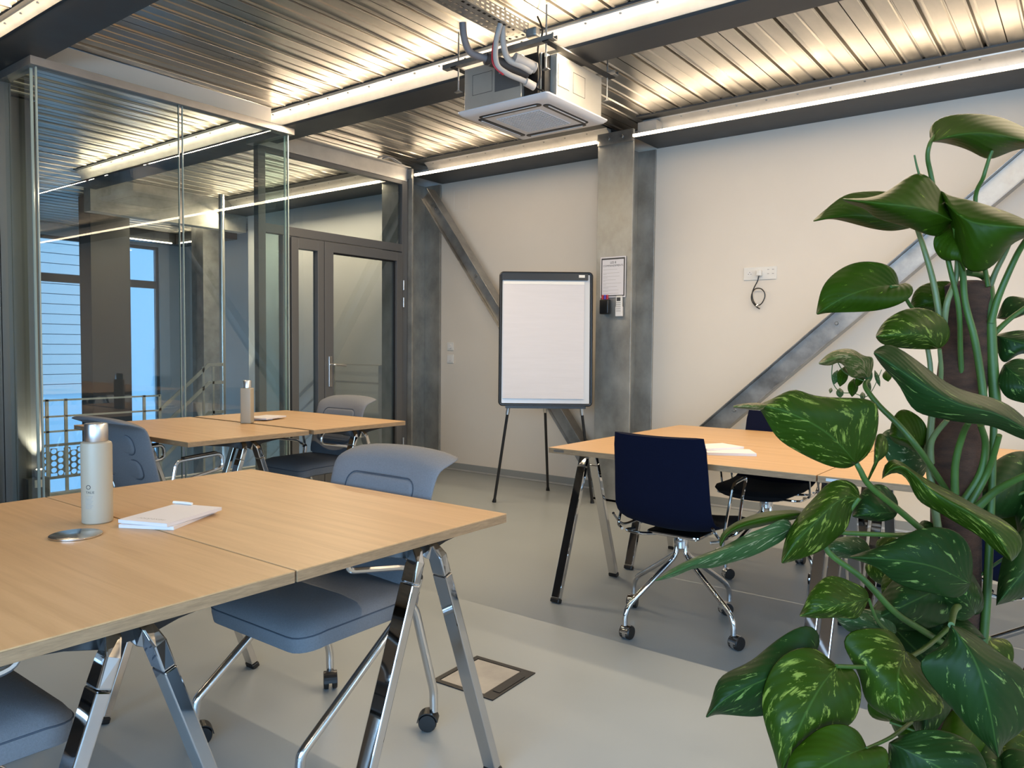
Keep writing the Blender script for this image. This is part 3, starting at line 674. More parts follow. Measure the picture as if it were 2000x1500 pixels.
b = MB(); b.box(-0.03, 0.05, -hb-0.0045, -hb-0.0032, 0.19, 0.25); b.build('sticker', M['paper'], ac)
b = MB(); b.box(hb+0.0008, hb+0.003, -0.17, -0.06, 0.10, 0.22); b.build('cover_plate', M['accase'], ac)
b = MB(); b.box(hb-0.155, hb-0.065, -hb+0.018, -hb+0.039, 0.04, 0.26); b.box(hb-0.058, hb-0.04, -hb+0.045, -hb+0.098, 0.04, 0.26); b.build('valve_plate', M['black'], ac)
# suspension channels and rods
for yy, lbl in ((-0.315, 0), (0.315, 0)):
    b = MB(); b.box(-0.40, 0.36, yy-0.02, yy+0.02, 0.275, 0.279); b.box(-0.40, 0.36, yy-0.02, yy-0.017, 0.279, 0.30); b.box(-0.40, 0.36, yy+0.017, yy+0.02, 0.279, 0.30); b.build('support_channel', M['galv'], ac)
for xx in (-0.315, 0.315):
    b = MB(); b.box(xx-0.02, xx+0.02, -0.34, 0.34, 0.268, 0.2745); b.build('support_channel', M['blackmetal'], ac)
for xx in (-0.30, 0.30):
    for yy in (-0.31, 0.31):
        top = 0.465
        b = MB(); b.tube([(xx, yy, 0.14), (xx, yy, top)], 0.0045, 8); b.box(xx-0.02, xx+0.02, yy-0.012, yy+0.012, 0.135, 0.139); b.lathe([(0.009, 0.14), (0.009, 0.148)], (xx, yy, 0), 6); b.build('threaded_rod', M['galv'], ac)
# pipes at the near corner
pc = Vector((hb-0.10, -hb, 0.15))
b = MB(); b.tube(smoothpath([(0.0, -0.62, 0.345), (-0.005, -0.60, 0.27), (0.0, -0.56, 0.215), (0.04, -0.50, 0.195), (0.06, -0.47, 0.19)]), 0.018, 12); b.build('drain_hose', M['hose'], ac, smooth=True)
b = MB(); b.tube([(0.05, -0.49, 0.192), (0.13, -0.36, 0.165), (0.17, -0.29, 0.15)], 0.031, 14); b.build('drain_sleeve', M['hosedark'], ac, smooth=True)
b = MB(); b.lathe([(0.033, -0.004), (0.033, 0.004)], (0.055, -0.482, 0.19), 14, axis='y'); b.build('hose_clamp', M['galv'], ac)
b = MB(); b.tube(smoothpath([(0.13, -0.46, 0.345), (0.13, -0.45, 0.26), (0.14, -0.42, 0.19), (0.18, -0.36, 0.165), (0.20, -0.30, 0.15)]), 0.016, 12); b.build('pipe', M['ins'], ac, smooth=True)
b = MB(); b.tube([(0.16, -0.395, 0.20), (0.21, -0.28, 0.172)], 0.029, 14); b.build('pipe_sleeve', M['ins'], ac, smooth=True)
b = MB(); b.tube(smoothpath([(0.14, -0.49, 0.345), (0.12, -0.50, 0.25), (0.12, -0.49, 0.15), (0.15, -0.44, 0.11), (0.19, -0.37, 0.09), (0.215, -0.32, 0.075)]), 0.014, 12); b.build('pipe', M['ins'], ac, smooth=True)
b = MB(); b.tube([(0.20, -0.35, 0.083), (0.22, -0.30, 0.068)], 0.022, 12); b.build('pipe_sleeve', M['ins'], ac, smooth=True)
b = MB(); b.tube(smoothpath([(0.125, -0.505, 0.30), (0.105, -0.51, 0.2), (0.11, -0.50, 0.14), (0.14, -0.46, 0.10)]), 0.005, 8); b.build('red_wire', M['red'], ac, smooth=True)
b = MB(); b.tube(smoothpath([(0.20, -0.25, 0.45), (0.24, -0.26, 0.36), (0.22, -0.27, 0.28), (0.24, -0.29, 0.2), (0.26, -0.30, 0.12), (0.24, -0.30, 0.06), (0.27, -0.29, 0.04)]), 0.005, 8); b.build('cable', M['black'], ac, smooth=True)
b = MB(); b.rbox(0.20, -0.29, 0.35, 0.07, 0.05, 0.05, 0.015, 3); b.build('pump', M['galv'], ac)

# ================================================================ FURNITURE
ZT = 0.74
def make_table(dy):
    t = empty('folding_table', (0, 0, 0), 0, '', 'table')
    L_, W_ = 1.205, 0.703
    b = MB(); b.box(-L_/2, L_/2, -W_/2, W_/2, ZT-0.003, ZT); b.build('tabletop', M['oak'], t, bevel=0.0006)
    b = MB(); b.box(-L_/2+.0003, L_/2-.0003, -W_/2+.0003, W_/2-.0003, ZT-0.025, ZT-0.0031); b.build('tabletop_edge', M['oakedge'], t, bevel=0.0006)
    for s in (-1, 1):
        xt = s*(L_/2-0.03); xf = s*(L_/2+0.005)
        xo = s*(L_/2-0.028)
        fr_ = MB(); fr_.rings([[(xo-s*0.085, dy+y_, ZT-0.0255), (xo-s*0.025, dy+y_, ZT-0.0255), (xo-s*0.025, dy+y_, ZT-0.0255-h_), (xo-s*0.085, dy+y_, ZT-0.0255-h_)] for y_, h_ in ((-0.27, 0.003), (-0.10, 0.024), (-0.04, 0.040), (0.04, 0.040), (0.10, 0.024), (0.27, 0.003))]); fr_.build('underframe', M['blackmetal'], t, bevel=0.002)
        for q in (-1, 1):
            K = Vector((xo, dy+q*0.034, ZT-0.052)); Ft = Vector((xo+s*0.002, dy+q*0.268, 0.022)); dd = (Ft-K).normalized()
            b = MB(); b.bar([(xo-s*0.12, dy+q*0.022, ZT-0.046), (xo-s*0.035, dy+q*0.026, ZT-0.048), (xo-s*0.012, dy+q*0.030, ZT-0.056), K+dd*0.02, K+dd*0.07], 0.027, 0.044, (0, 1, 0)); b.build('leg_head', M['chrome'], t, bevel=0.004)
            b = MB(); b.bar([K+dd*0.0715, Ft], 0.026, 0.046, (0, 1, 0)); lg = b.build('leg', M['chrome'], t, bevel=0.003)
            b = MB(); b.bar([Ft+dd*0.0005, Ft+dd*0.022], 0.030, 0.050, (0, 1, 0)); b.build('foot_cap', M['black'], lg, bevel=0.005)
    b = MB(); b.bar([(-L_/2+0.16, dy, ZT-0.046), (L_/2-0.16, dy, ZT-0.046)], 0.05, 0.03, (0, 1, 0)); b.build('crossbar', M['blackmetal'], t, bevel=0.003)
    b = MB(); b.box(L_/2-0.085, L_/2-0.03, W_/2+0.0002, W_/2+0.0008, ZT-0.018, ZT-0.007); b.box(-L_/2+0.03, -L_/2+0.085, -W_/2-0.0008, -W_/2-0.0002, ZT-0.018, ZT-0.007); b.build('maker_plate', M['satin'], t)
    return t
protos = {}
first = True
tables = [(-1.893, 1.322, 'oak folding table nearest the blue chair, its right corner pointing at the floor box', 'tables of the front left cluster'),
          (-1.893, 0.614, 'oak folding table in the lower left corner with coaster and bottle', 'tables of the front left cluster'),
          (-4.013, 3.03, 'oak folding table of the back left pair, nearer the glazed door', 'tables of the back left cluster'),
          (-4.013, 2.295, 'oak folding table of the back left pair carrying the square bottle', 'tables of the back left cluster'),
          (-1.415, 3.282, 'oak folding table behind the navy chair with white notepads', 'tables of the right cluster'),
          (-1.415, 3.990, 'oak folding table nearest the back wall at the far navy chair', 'tables of the right cluster'),
          (-0.205, 3.282, 'oak folding table partly hidden by the big plant, front row', 'tables of the right cluster'),
          (-0.205, 3.990, 'oak folding table behind the big plant, back row', 'tables of the right cluster')]
for x, y, lb, gp in tables:
    dy = 0.06 if 'nearest the blue' in lb else 0.03 if 'lower left' in lb else -0.04 if 'right' in gp else 0.0
    fresh = dy not in protos
    if fresh: protos[dy] = make_table(dy)
    place(protos[dy], fresh, (x, y, 0), 0, lb, gp)

def castor(par, p, a, hood, wheelr=0.029):
    mx = Matrix.Translation(p) @ Matrix.Rotation(a, 4, 'Z')
    c = None
    for s in (-1, 1):
        b = MB(); R = []
        for r, x in ((wheelr*0.55, s*0.0235), (wheelr*0.9, s*0.0230), (wheelr, s*0.018), (wheelr, s*0.008), (wheelr*0.8, s*0.006)):
            R.append([mx @ Vector((x, 0.018+r*math.cos(k*2*PI/20), wheelr+r*math.sin(k*2*PI/20))) for k in range(20)])
        b.rings(R); w_ = b.build('castor_wheel', M['black'], par, smooth=True)
    b = MB(); R = []
    for x in (-0.0225, 0.0225):
        R.append([mx @ Vector((x, 0.018+(wheelr+0.004)*math.cos(k), wheelr+(wheelr+0.004)*math.sin(k))) for k in [PI*0.02+PI*0.93*j/10 for j in range(11)]] +
                 [mx @ Vector((x, 0.018+(wheelr+0.001)*math.cos(k), wheelr+(wheelr+0.001)*math.sin(k))) for k in [PI*0.02+PI*0.93*j/10 for j in range(10, -1, -1)]])
    if hood is M['chrome']:
        b.bm.free(); b = MB(); R = [[mx @ Vector((x, 0.018+r_*math.cos(k*2*PI/24), wheelr+0.001+r_*math.sin(k*2*PI/24))) for k in range(24)] for x, r_ in ((-0.0185, wheelr*0.80), (-0.0185, wheelr), (0.0185, wheelr), (0.0185, wheelr*0.80))]
    b.rings(R); b.build('castor_hood', hood, par, smooth=hood is M['chrome'])
def star_base(par, rad, a0, zt, mt, r=0.0125, hood=None, square=None):
    for k in range(4):
        a = a0 + k*PI/2; d = Vector((math.cos(a), math.sin(a), 0)); e = d*rad
        pts = rounded([d*0.022 + Vector((0, 0, zt)), d*0.03 + Vector((0, 0, zt-0.05)), e*0.93 + Vector((0, 0, 0.145)), e + Vector((0, 0, 0.105)), e + Vector((0, 0, 0.062))], 0.035)
        b = MB(); b.tube(pts, r, 12); lg = b.build('leg', mt, par, smooth=True)
        castor(lg, e + Vector((0, 0, 0)), a + (k*1.3 % 2.0), hood or M['black'])

def make_blue_chair():
    t = empty('conference_chair', (0, 0, 0), 0, '', 'chair')
    # seat cushion: rings stacked in z with soft waterfall front
    b = MB()
    def ring(z, ins, front=0.0):
        out = []; r = 0.075-ins*0.5; hx = 0.245-ins; y0 = -0.255+ins; y1 = 0.215-ins
        for (cx, cy, q) in ((hx-r, y1-r, 0), (-hx+r, y1-r, 1), (-hx+r, y0+r, 2), (hx-r, y0+r, 3)):
            for j in range(7):
                a = q*PI/2 + j*PI/12; x = cx+r*math.cos(a); y = cy+r*math.sin(a)
                zz = z - 0.018*max(0, (-y-0.12)/0.12)**2 - 0.006*(x/0.24)**2
                out.append((x, y, zz))
        return out
    b.rings([ring(0.392, 0.06), ring(0.395, 0.02), ring(0.405, 0.004), ring(0.43, 0.0), ring(0.452, 0.0), ring(0.466, 0.012), ring(0.474, 0.045), ring(0.476, 0.12)])
    b.build('seat', M['blue'], t, smooth=True)
    b = MB(); b.tube(ring(0.449, -0.0008), 0.0022, 5, loop=True); b.build('seat_piping', M['bluedark'], t)
    b = MB(); b.box(-0.12, 0.12, -0.12, 0.12, 0.372, 0.393); b.build('seat_plate', M['blackmetal'], t)
    # backrest, flaring backwards at the top
    prof = [(0.455, 0.165), (0.50, 0.190), (0.56, 0.214), (0.64, 0.238), (0.72, 0.258), (0.78, 0.276), (0.815, 0.294), (0.838, 0.322), (0.852, 0.362), (0.856, 0.402)]
    def hw(i): return [0.205, 0.222, 0.232, 0.238, 0.241, 0.244, 0.247, 0.250, 0.250, 0.235][i]
    def th(i): return [0.012, 0.018, 0.02, 0.021, 0.021, 0.021, 0.020, 0.018, 0.014, 0.006][i]
    def cv(x, i): return -0.035*(x/0.25)**2*(1 if i < 7 else 0.6)
    R = []
    for i, (z, y) in enumerate(prof):
        a = prof[max(0, i-1)]; c = prof[min(len(prof)-1, i+1)]; tz, ty = c[0]-a[0], c[1]-a[1]; l = math.hypot(tz, ty); nz, ny = -ty/l, tz/l
        drop = 0.012 if i > 6 else 0.0
        f = []; bk = []; nseg = 12
        for j in range(nseg+1):
            u = -1+2*j/nseg; x = u*hw(i); e = th(i)*math.sqrt(max(0.04, 1-abs(u)**6)); zz = z - drop*u*u
            f.append((x, y+cv(x, i)-ny*e, zz-nz*e)); bk.append((x, y+cv(x, i)+ny*e, zz+nz*e))
        R.append(f + list(reversed(bk)))
    b = MB(); b.rings(R); b.build('backrest', M['blue'], t, smooth=True, subsurf=1)
    for z0, z1, wx in ((0.685, 0.775, 0.155), (0.565, 0.655, 0.165)):
        def py(z):
            for i in range(len(prof)-1):
                if prof[i][0] <= z <= prof[i+1][0]:
                    return prof[i][1] + (prof[i+1][1]-prof[i][1])*(z-prof[i][0])/(prof[i+1][0]-prof[i][0])
            return 0.25
        for side, sg, nm in ((-1, -1, 'front_pad'), (1, 1, 'rear_pad')):
            def rr(ins, out):
                o_ = []; r = 0.036-ins*0.5; hx = wx-ins; hz = (z1-z0)/2-ins; zc = (z0+z1)/2; r = min(r, hz-0.001)
                for (cx, cz, q) in ((hx-r, hz-r, 0), (-hx+r, hz-r, 1), (-hx+r, -hz+r, 2), (hx-r, -hz+r, 3)):
                    for j in range(6):
                        a = q*PI/2+j*PI/10; x = cx+r*math.cos(a); z = zc+cz+r*math.sin(a)
                        o_.append((x, py(z)+cv(x, 3)+sg*(0.0208+out), z))
                return o_
            b = MB(); b.rings([rr(0, -0.006), rr(0.0, 0.0), rr(0.004, 0.0045), rr(0.012, 0.006), rr(0.022, 0.0065)]); pd = b.build(nm, M['blue'], t, smooth=True)
            b = MB(); b.tube(rr(-0.0035, 0.0012), 0.0022, 5, loop=True); b.build('pad_seam', M['bluedark'], pd)
    # armrests: aluminium loop with black pad, joined to the side frames that carry the castors
    for s in (-1, 1):
        X = s*0.262
        pts = rounded([(X, 0.150, 0.505), (X, 0.122, 0.648), (X, -0.120, 0.662), (X, -0.130, 0.590), (X, 0.090, 0.552)], 0.03, 5, loop=True)
        b = MB(); b.tube(pts, 0.0090, 8, loop=True); lo = b.build('arm_loop', M['alu'], t, smooth=True)
        b = MB(); b.bar(smoothpath([(X, 0.09, 0.660), (X, 0.0, 0.665), (X, -0.09, 0.671)], 3), 0.032, 0.010, (1, 0, 0)); b.build('arm_pad', M['black'], lo, bevel=0.004)
        b = MB(); b.lathe([(0.012, X-0.011), (0.014, X-0.008), (0.014, X+0.008), (0.012, X+0.011)], (0, 0.147, 0.508), 16, axis='x'); b.build('pivot', M['black'], lo, smooth=True)
        b = MB(); b.tube(smoothpath([(X, 0.15, 0.505), (X-s*0.004, 0.142, 0.47), (X-s*0.010, 0.130, 0.435)], 4), [0.014]*5+[0.013]*4, 10); b.build('arm_bracket', M['alu'], t, smooth=True)
        xa = s*0.250
        for k, (pth, a_) in enumerate((([(xa, 0.135, 0.437), (xa, 0.100, 0.412), (xa*1.0, -0.272, 0.135), (xa, -0.276, 0.060)], 0.4), ([(xa, 0.125, 0.437), (xa, 0.150, 0.405), (xa, 0.233, 0.125), (xa, 0.234, 0.060)], 2.2))):
            b = MB(); b.tube(rounded(pth, 0.018), [0.0145]*1+[0.0135]*(len(rounded(pth, 0.018))-1), 12); lg = b.build('leg', M['alu'], t, smooth=True)
            castor(lg, Vector((pth[-1][0], pth[-1][1], 0)), a_*s, M['black'])
    b = MB(); b.tube([(-0.25, 0.13, 0.425), (-0.12, 0.12, 0.385), (0.12, 0.12, 0.385), (0.25, 0.13, 0.425)], 0.013, 10); b.build('cross_tube', M['alu'], t, smooth=True)
    return t
bc = make_blue_chair(); first = True
for x, y, rz, lb in [(-1.865, 1.495, 0, 'grey blue upholstered chair pushed under the front table, backrest flaring over its far edge'),
                     (-1.875, 0.445, PI, 'grey blue upholstered chair in the lower left corner, only seat and castors showing'),
                     (-3.72, 2.02, PI+0.04, 'grey blue upholstered chair seen from behind at the left end of the back tables'),
                     (-4.10, 3.20, 0, 'grey blue upholstered chair in front of the glazed door')]:
    place(bc, first, (x, y, 0), rz, lb, 'grey blue conference chairs'); first = False

def make_navy_chair():
    t = empty('swivel_chair', (0, 0, 0), 0, '', 'chair')
    # back at -y, facing +y
    prof = [(0.850, -0.262), (0.80, -0.252), (0.70, -0.236), (0.60, -0.224), (0.54, -0.212), (0.505, -0.19), (0.475, -0.155), (0.460, -0.105)]
    seatp = [(0.460, -0.105), (0.452, -0.02), (0.450, 0.08), (0.452, 0.16), (0.446, 0.21), (0.432, 0.235)]
    def shell(pr, hw, nm, mt, thk):
        R = []
        for i, (z, y) in enumerate(pr):
            a = pr[max(0, i-1)]; c = pr[min(len(pr)-1, i+1)]; tz, ty = c[0]-a[0], c[1]-a[1]; l = math.hypot(tz, ty); nz, ny = ty/l, -tz/l
            f = []; bk = []
            h_ = hw(i)
            for j in range(13):
                u = -1+2*j/12; x = u*h_; e = thk*math.sqrt(max(0.05, 1-abs(u)**8)); cvv = 0.022*u*u
                f.append((x, y+ny*(e+cvv), z+nz*(e+cvv))); bk.append((x, y-ny*(e-cvv), z-nz*(e-cvv)))
            R.append(f+list(reversed(bk)))
        b = MB(); b.rings(R); return b.build(nm, mt, t, smooth=True)
    shell(prof, lambda i: [0.196, 0.204, 0.208, 0.212, 0.215, 0.216, 0.216, 0.214][i], 'backrest', M['navy'], 0.012)
    shell(seatp, lambda i: [0.214, 0.216, 0.22, 0.218, 0.205, 0.17][i], 'seat', M['navyseat'], 0.014)
    # chrome seat frame and arms
    b = MB(); b.tube(rounded([(-0.222, -0.20, 0.50), (-0.225, -0.12, 0.432), (-0.225, 0.16, 0.432), (0.225, 0.16, 0.432), (0.225, -0.12, 0.432), (0.222, -0.20, 0.50)], 0.05), 0.006, 8); b.build('seat_frame', M['chrome'], t, smooth=True)
    for s in (-1, 1):
        X = s*0.238
        b = MB(); b.tube(rounded([(s*0.20, -0.16, 0.43), (X, -0.13, 0.435), (X, -0.03, 0.655), (X, 0.12, 0.665), (X, 0.08, 0.60), (X, 0.03, 0.435), (s*0.20, 0.02, 0.425)], 0.03), 0.0065, 8); b.build('armrest', M['chrome'], t, smooth=True)
    b = MB(); b.rbox(0, 0, 0.418, 0.24, 0.20, 0.018, 0.02, 4); b.build('seat_plate', M['chrome'], t)
    b = MB(); b.tube(rounded([(-0.17, -0.10, 0.424), (-0.20, -0.14, 0.420), (-0.12, -0.13, 0.414), (-0.06, -0.06, 0.412)], 0.02), 0.007, 8); b.build('lever', M['chrome'], t, smooth=True)
    b = MB(); b.lathe([(0.030, 0.345), (0.034, 0.35), (0.034, 0.395), (0.030, 0.409)], n=24); b.build('hub', M['chrome'], t, smooth=True)
    star_base(t, 0.305, math.radians(23.6-45), 0.365, M['chrome'], 0.0118, hood=M['chrome'])
    return t
nc = make_navy_chair(); first = True
for x, y, rz, lb in [(-1.40, 3.05, 0, 'navy swivel chair with its back to us at the right table'),
                     (-1.40, 4.125, PI+0.0, 'navy swivel chair across the right table, its seat showing below the top'),
                     (-0.08, 3.02, 0.05, 'navy swivel chair mostly hidden behind the big plant')]:
    place(nc, first, (x, y, 0), rz, lb, 'navy swivel chairs'); first = False

# ================================================================ THINGS ON TABLES
def wrap(me, r):
    for v in me.vertices:
        a = v.co.x/r; rad = r + v.co.y; v.co.x = rad*math.sin(a); v.co.y = -rad*math.cos(a)
bt = empty('glass_bottle', (-2.045, 0.915, ZT), 0, 'tall round frosted glass bottle with silver cap on the front left table', 'bottle')
b = MB(); b.lathe([(0.033, 0.0), (0.0365, 0.003), (0.0368, 0.20), (0.0355, 0.207), (0.030, 0.2105)], n=40); b.build('body', M['frost'], bt, smooth=True)
b = MB(); b.lathe([(0.0272, 0.211), (0.0276, 0.212), (0.0276, 0.254), (0.0262, 0.2565), (0.004, 0.2568)], n=40); b.build('cap', M['satin'], bt, smooth=True)
for body, size, zz, xo in (('O', 0.016, 0.096, 0.0), ('TALIE', 0.0085, 0.083, 0.004)):
    o = text('print', body, size, M['ink'], bt, Matrix.Translation((xo, 0, zz)) @ Matrix.Rotation(PI/2, 4, 'X'), 0.0001)
    wrap(o.data, 0.0370)
    o.data.transform(Matrix.Rotation(math.radians(34), 4, 'Z'))
b = MB()
for k in range(9):
    zz = 0.072-k*0.0037; b.box(-0.009, 0.011-(k % 3)*0.002, -0.0001, 0.0001, zz-0.0006, zz+0.0006)
o = b.build('print', M['greyink'], bt)
for sub in range(1): pass
bmx = bmesh.new(); bmx.from_mesh(o.data); bmesh.ops.subdivide_edges(bmx, edges=bmx.edges[:], cuts=3); bmx.to_mesh(o.data); bmx.free()
wrap(o.data, 0.0370); o.data.transform(Matrix.Rotation(math.radians(34), 4, 'Z'))
bt2 = empty('glass_bottle', (-4.00, 2.655, ZT), 0.62, 'square frosted glass bottle with silver cap on the back left table', 'bottle')
b = MB(); b.rbox(0, 0, 0.1055, 0.062, 0.062, 0.208, 0.006, 3); b.build('body', M['frost'], bt2, smooth=True)
b = MB(); b.lathe([(0.0255, 0.211), (0.0255, 0.252), (0.024, 0.254), (0.003, 0.2545)], n=32); b.build('cap', M['satin'], bt2, smooth=True)
cd = empty('coaster', (-1.935, 0.815, ZT), 0, 'round mirrored coaster lying beside the tall bottle', 'coaster')
b = MB(); b.lathe([(0.056, 0.0003), (0.0575, 0.001), (0.0575, 0.004), (0.0565, 0.0045)], n=48); b.build('disc', M['disc'], cd, smooth=True)
cd = empty('coaster', (-1.475, 3.43, ZT), 0, 'round grey coaster behind the notepads on the right table', 'coaster')
b = MB(); b.lathe([(0.056, 0.0003), (0.0575, 0.001), (0.0575, 0.004), (0.0565, 0.0045)], n=48); b.build('disc', M['disc'], cd, smooth=True)
def pad(x, y, z, rz, label, group, l=0.21, w_=0.148, h=0.009, logo=False):
    o = empty('notepad', (x, y, z), rz, label, 'notepad', group)
    b = MB(); b.box(-w_/2, w_/2, -l/2, l/2, 0.0003, h-0.001); b.build('sheets', M['pad'], o)
    b = MB(); b.box(-w_/2, w_/2, -l/2, l/2, h-0.0008, h); b.build('top_sheet', M['pad'], o)
    if logo: text('print', 'nextdoor', 0.022, M['greyink'], o, Matrix.Translation((0.0, -l/2+0.030, h+0.0001)) @ Matrix.Rotation(PI, 4, 'Z'), 0.00005)
    return o
pad(-1.925, 1.045, ZT, math.radians(30), 'white notepad under another on the front left table', 'notepads')
pad(-1.920, 1.048, ZT+0.0093, math.radians(21), 'white notepad with faint print lying on top beside the tall bottle', 'notepads', logo=True)
b = MB(); b.tube(smoothpath([(-2.030, 1.112, ZT+0.0225), (-2.008, 1.124, ZT+0.0225), (-1.972, 1.134, ZT+0.0225)]), 0.0038, 8)
tag(b.build('white_pen', M['plastic'], smooth=True), 'white pen lying on the far end of the front notepads', 'pen')
pad(-4.20, 2.86, ZT, math.radians(65), 'white notepad behind the square bottle', 'notepads')
pad(-4.12, 2.87, ZT+0.0093, math.radians(20), 'white notepad crossed over another behind the square bottle', 'notepads')
pad(-1.29, 3.29, ZT, math.radians(-58), 'white notepad right of the navy chair back, lower one of two', 'notepads', h=0.012)
pad(-1.38, 3.35, ZT+0.0123, math.radians(-28), 'white notepad partly behind the navy chair back, tilted over another', 'notepads')

# floor box
fb = empty('floor_box', (-1.735, 2.125, 0), math.radians(3), 'square floor outlet box with black rim set in the resin floor', 'floor box')
b = MB()
for x0, x1, y0, y1 in ((-.135, .135, -.135, -.115), (-.135, .135, .115, .135), (-.135, -.115, -.115, .115), (.085, .135, -.115, .115)): b.box(x0, x1, y0, y1, 0.0003, 0.004)
b.build('rim', M['blackmetal'], fb)
b = MB(); b.box(-.112, .082, -.112, .112, 0.0003, 0.0025); b.build('lid', mat('floor_box_lid', (0.36, 0.35, 0.33), 0.5, 0.3, noise=0.2, nscale=6), fb)
b = MB(); b.box(.095, .125, -.08, .08, 0.0041, 0.006); b.build('latch', M['black'], fb)

# ================================================================ FLIP CHART
bc_ = P(1066, 662, 5.78)
fxv = Vector((math.cos(math.radians(37.3)), math.sin(math.radians(37.3)), 0)); fyv = Vector((-fxv.y, fxv.x, 0))
ea = empty('flip_chart', (bc_.x, bc_.y, 0), math.radians(37.3), 'flip chart easel with blank paper pad and black frame before the zinc column', 'flip chart')
zb0, zb1 = 0.705, 1.715; lean = 0.07
z0 = bc_.z-0.505; z1 = bc_.z+0.505
def bp(x, z, off=0.0): return Vector((x, (z-z0)*lean-0.03+off, z))
def panel(x0, x1, za, zb_, o0, o1, r=0.0):
    b = MB()
    if r == 0: ringp = [(x0, za), (x1, za), (x1, zb_), (x0, zb_)]
    else:
        ringp = []
        for (cx, cz, q) in ((x1-r, zb_-r, 0), (x0+r, zb_-r, 1), (x0+r, za+r, 2), (x1-r, za+r, 3)):
            for j in range(6): a = q*PI/2+j*PI/10; ringp.append((cx+r*math.cos(a), cz+r*math.sin(a)))
    b.rings([[bp(x, z, o0) for x, z in ringp], [bp(x, z, o1) for x, z in ringp]]); return b
panel(-0.352, 0.352, z0, z1, 0.0, 0.016, 0.03).build('frame', M['black'], ea)
panel(-0.330, 0.330, z0+0.02, z1-0.02, -0.003, -0.0005, 0.005).build('whiteboard', M['satin'], ea)
ea_w = [o for o in SC.objects if o.parent == ea][-1]; ea_w.data.materials[0] = mat('whiteboard', (0.60, 0.61, 0.62), 0.25)
rm = MB()
rp = []
r = 0.03
for (cx, cz, q) in ((0.352-r, z1-r, 0), (-0.352+r, z1-r, 1), (-0.352+r, z0+r, 2), (0.352-r, z0+r, 3)):
    for j in range(6): a = q*PI/2+j*PI/10; rp.append(bp(cx+(r-0.008)*math.cos(a), cz+(r-0.008)*math.sin(a), -0.002))
rm.tube(rp, 0.011, 8, loop=True); rm.build('rim', M['black'], ea, smooth=True)
panel(-0.335, 0.315, z1-0.062, z1-0.012, -0.022, -0.0035, 0.004).build('clamp_bar', M['black'], ea)
panel(0.245, 0.290, z1-0.042, z1-0.022, -0.0235, -0.0225).build('badge', M['plastic'], ea)
panel(-0.322, 0.288, z0+0.055, z1-0.070, -0.012, -0.0035).build('paper_pad', M['paper'], ea)
panel(-0.322, 0.288, z1-0.094, z1-0.070, -0.0135, -0.0125).build('pad_strip', M['plastic'], ea)
panel(-0.30, 0.30, z0-0.015, z0+0.004, -0.055, 0.0, 0.003).build('pen_tray', M['black'], ea)
def loc(v): v = v - Vector((bc_.x, bc_.y, 0)); return Vector((v.dot(fxv), v.dot(fyv), v.z))
fl = loc(Vector((-3.692, 4.626, 0))); frr = loc(Vector((-3.653, 5.305, 0)))
for top, ft in (((-0.275, 0.012, z0-0.0), (fl.x, fl.y, 0.0)), ((0.275, 0.012, z0-0.0), (-fl.x, fl.y, 0.0)), ((0.0, 0.03, z0+0.02), (frr.x, frr.y, 0.0))):
    top = Vector(top); ft = Vector(ft); d = (ft-top)
    b = MB(); b.tube([top+d*0.09, top+d*0.97], 0.011, 10); lg = b.build('leg', M['blackmetal'], ea, smooth=True)
    b = MB(); b.tube([top, top+d*0.035, top+d*0.09], [0.012, 0.014, 0.016], 12); b.build('leg_collar', M['satin'], lg, smooth=True)
    b = MB(); b.tube([top+d*0.965, top+d*0.998], [0.013, 0.017], 10); b.build('rubber_foot', M['black'], lg, smooth=True)

# ================================================================ WALL AND COLUMN ITEMS
ps = empty('notice_poster', (-3.007, 5.222, 1.758), 0, 'framed white notice sheet taped to the broad zinc column', 'poster')
b = MB(); b.box(-0.112, 0.112, -0.0015, 0.0, -0.157, 0.157); b.build('sheet', M['pad'], ps)
b = MB()
for x0, x1, q0, q1 in ((-.104, .104, .136, .148), (-.104, .104, -.148, -.140), (-.104, -.096, -.140, .136), (.094, .104, -.140, .136)): b.box(x0, x1, -0.0022, -0.0016, q0, q1)
b.build('border', M['ink'], ps)
mxt = Matrix.Rotation(PI/2, 4, 'X')
text('title', 'LES 8', 0.024, M['ink'], ps, Matrix.Translation((0, -0.0018, 0.112)) @ mxt, 0.0002)
text('title', 'COMMANDEMENTS', 0.020, M['ink'], ps, Matrix.Translation((0, -0.0018, 0.088)) @ mxt, 0.0002)
b = MB(); z = 0.060; rr_ = random.Random(3)
for k in range(8):
    b.box(-0.088, -0.088+rr_.uniform(0.11, 0.172), -0.0021, -0.0016, z-0.0022, z); 
    if k: b.box(-0.088, -0.088+rr_.uniform(0.02, 0.05), -0.0021, -0.0016, z-0.0122, z-0.010)
    z -= 0.0265
b.build('printed_lines', M['greyink'], ps)
ph = empty('marker_holder', (-3.055, 5.218, 1.47), 0, 'black marker pen cup fixed under the notice with red and blue caps', 'pen holder')
b = MB(); b.rbox(0, -0.026, 0.058, 0.082, 0.050, 0.114, 0.012, 4); b.build('cup', M['black'], ph, smooth=True)
for x, mm in ((-0.024, 'red'), (-0.003, 'violet'), (0.017, 'red')):
    b = MB(); b.tube([(x, -0.026, 0.112), (x, -0.026, 0.150)], [0.0095, 0.0085], 12); b.build('marker', M[mm], ph, smooth=True)
rc = empty('remote_control', (-2.938, 5.218, 1.535), 0, 'white air unit remote in its wall holder on the zinc column', 'remote control')
b = MB(); b.rbox(0, -0.014, 0.0, 0.052, 0.022, 0.15, 0.006, 3); b.build('body', M['plastic'], rc)
b = MB(); b.rbox(0, -0.013, -0.045, 0.060, 0.026, 0.075, 0.006, 3); b.build('holder', M['white'], rc)
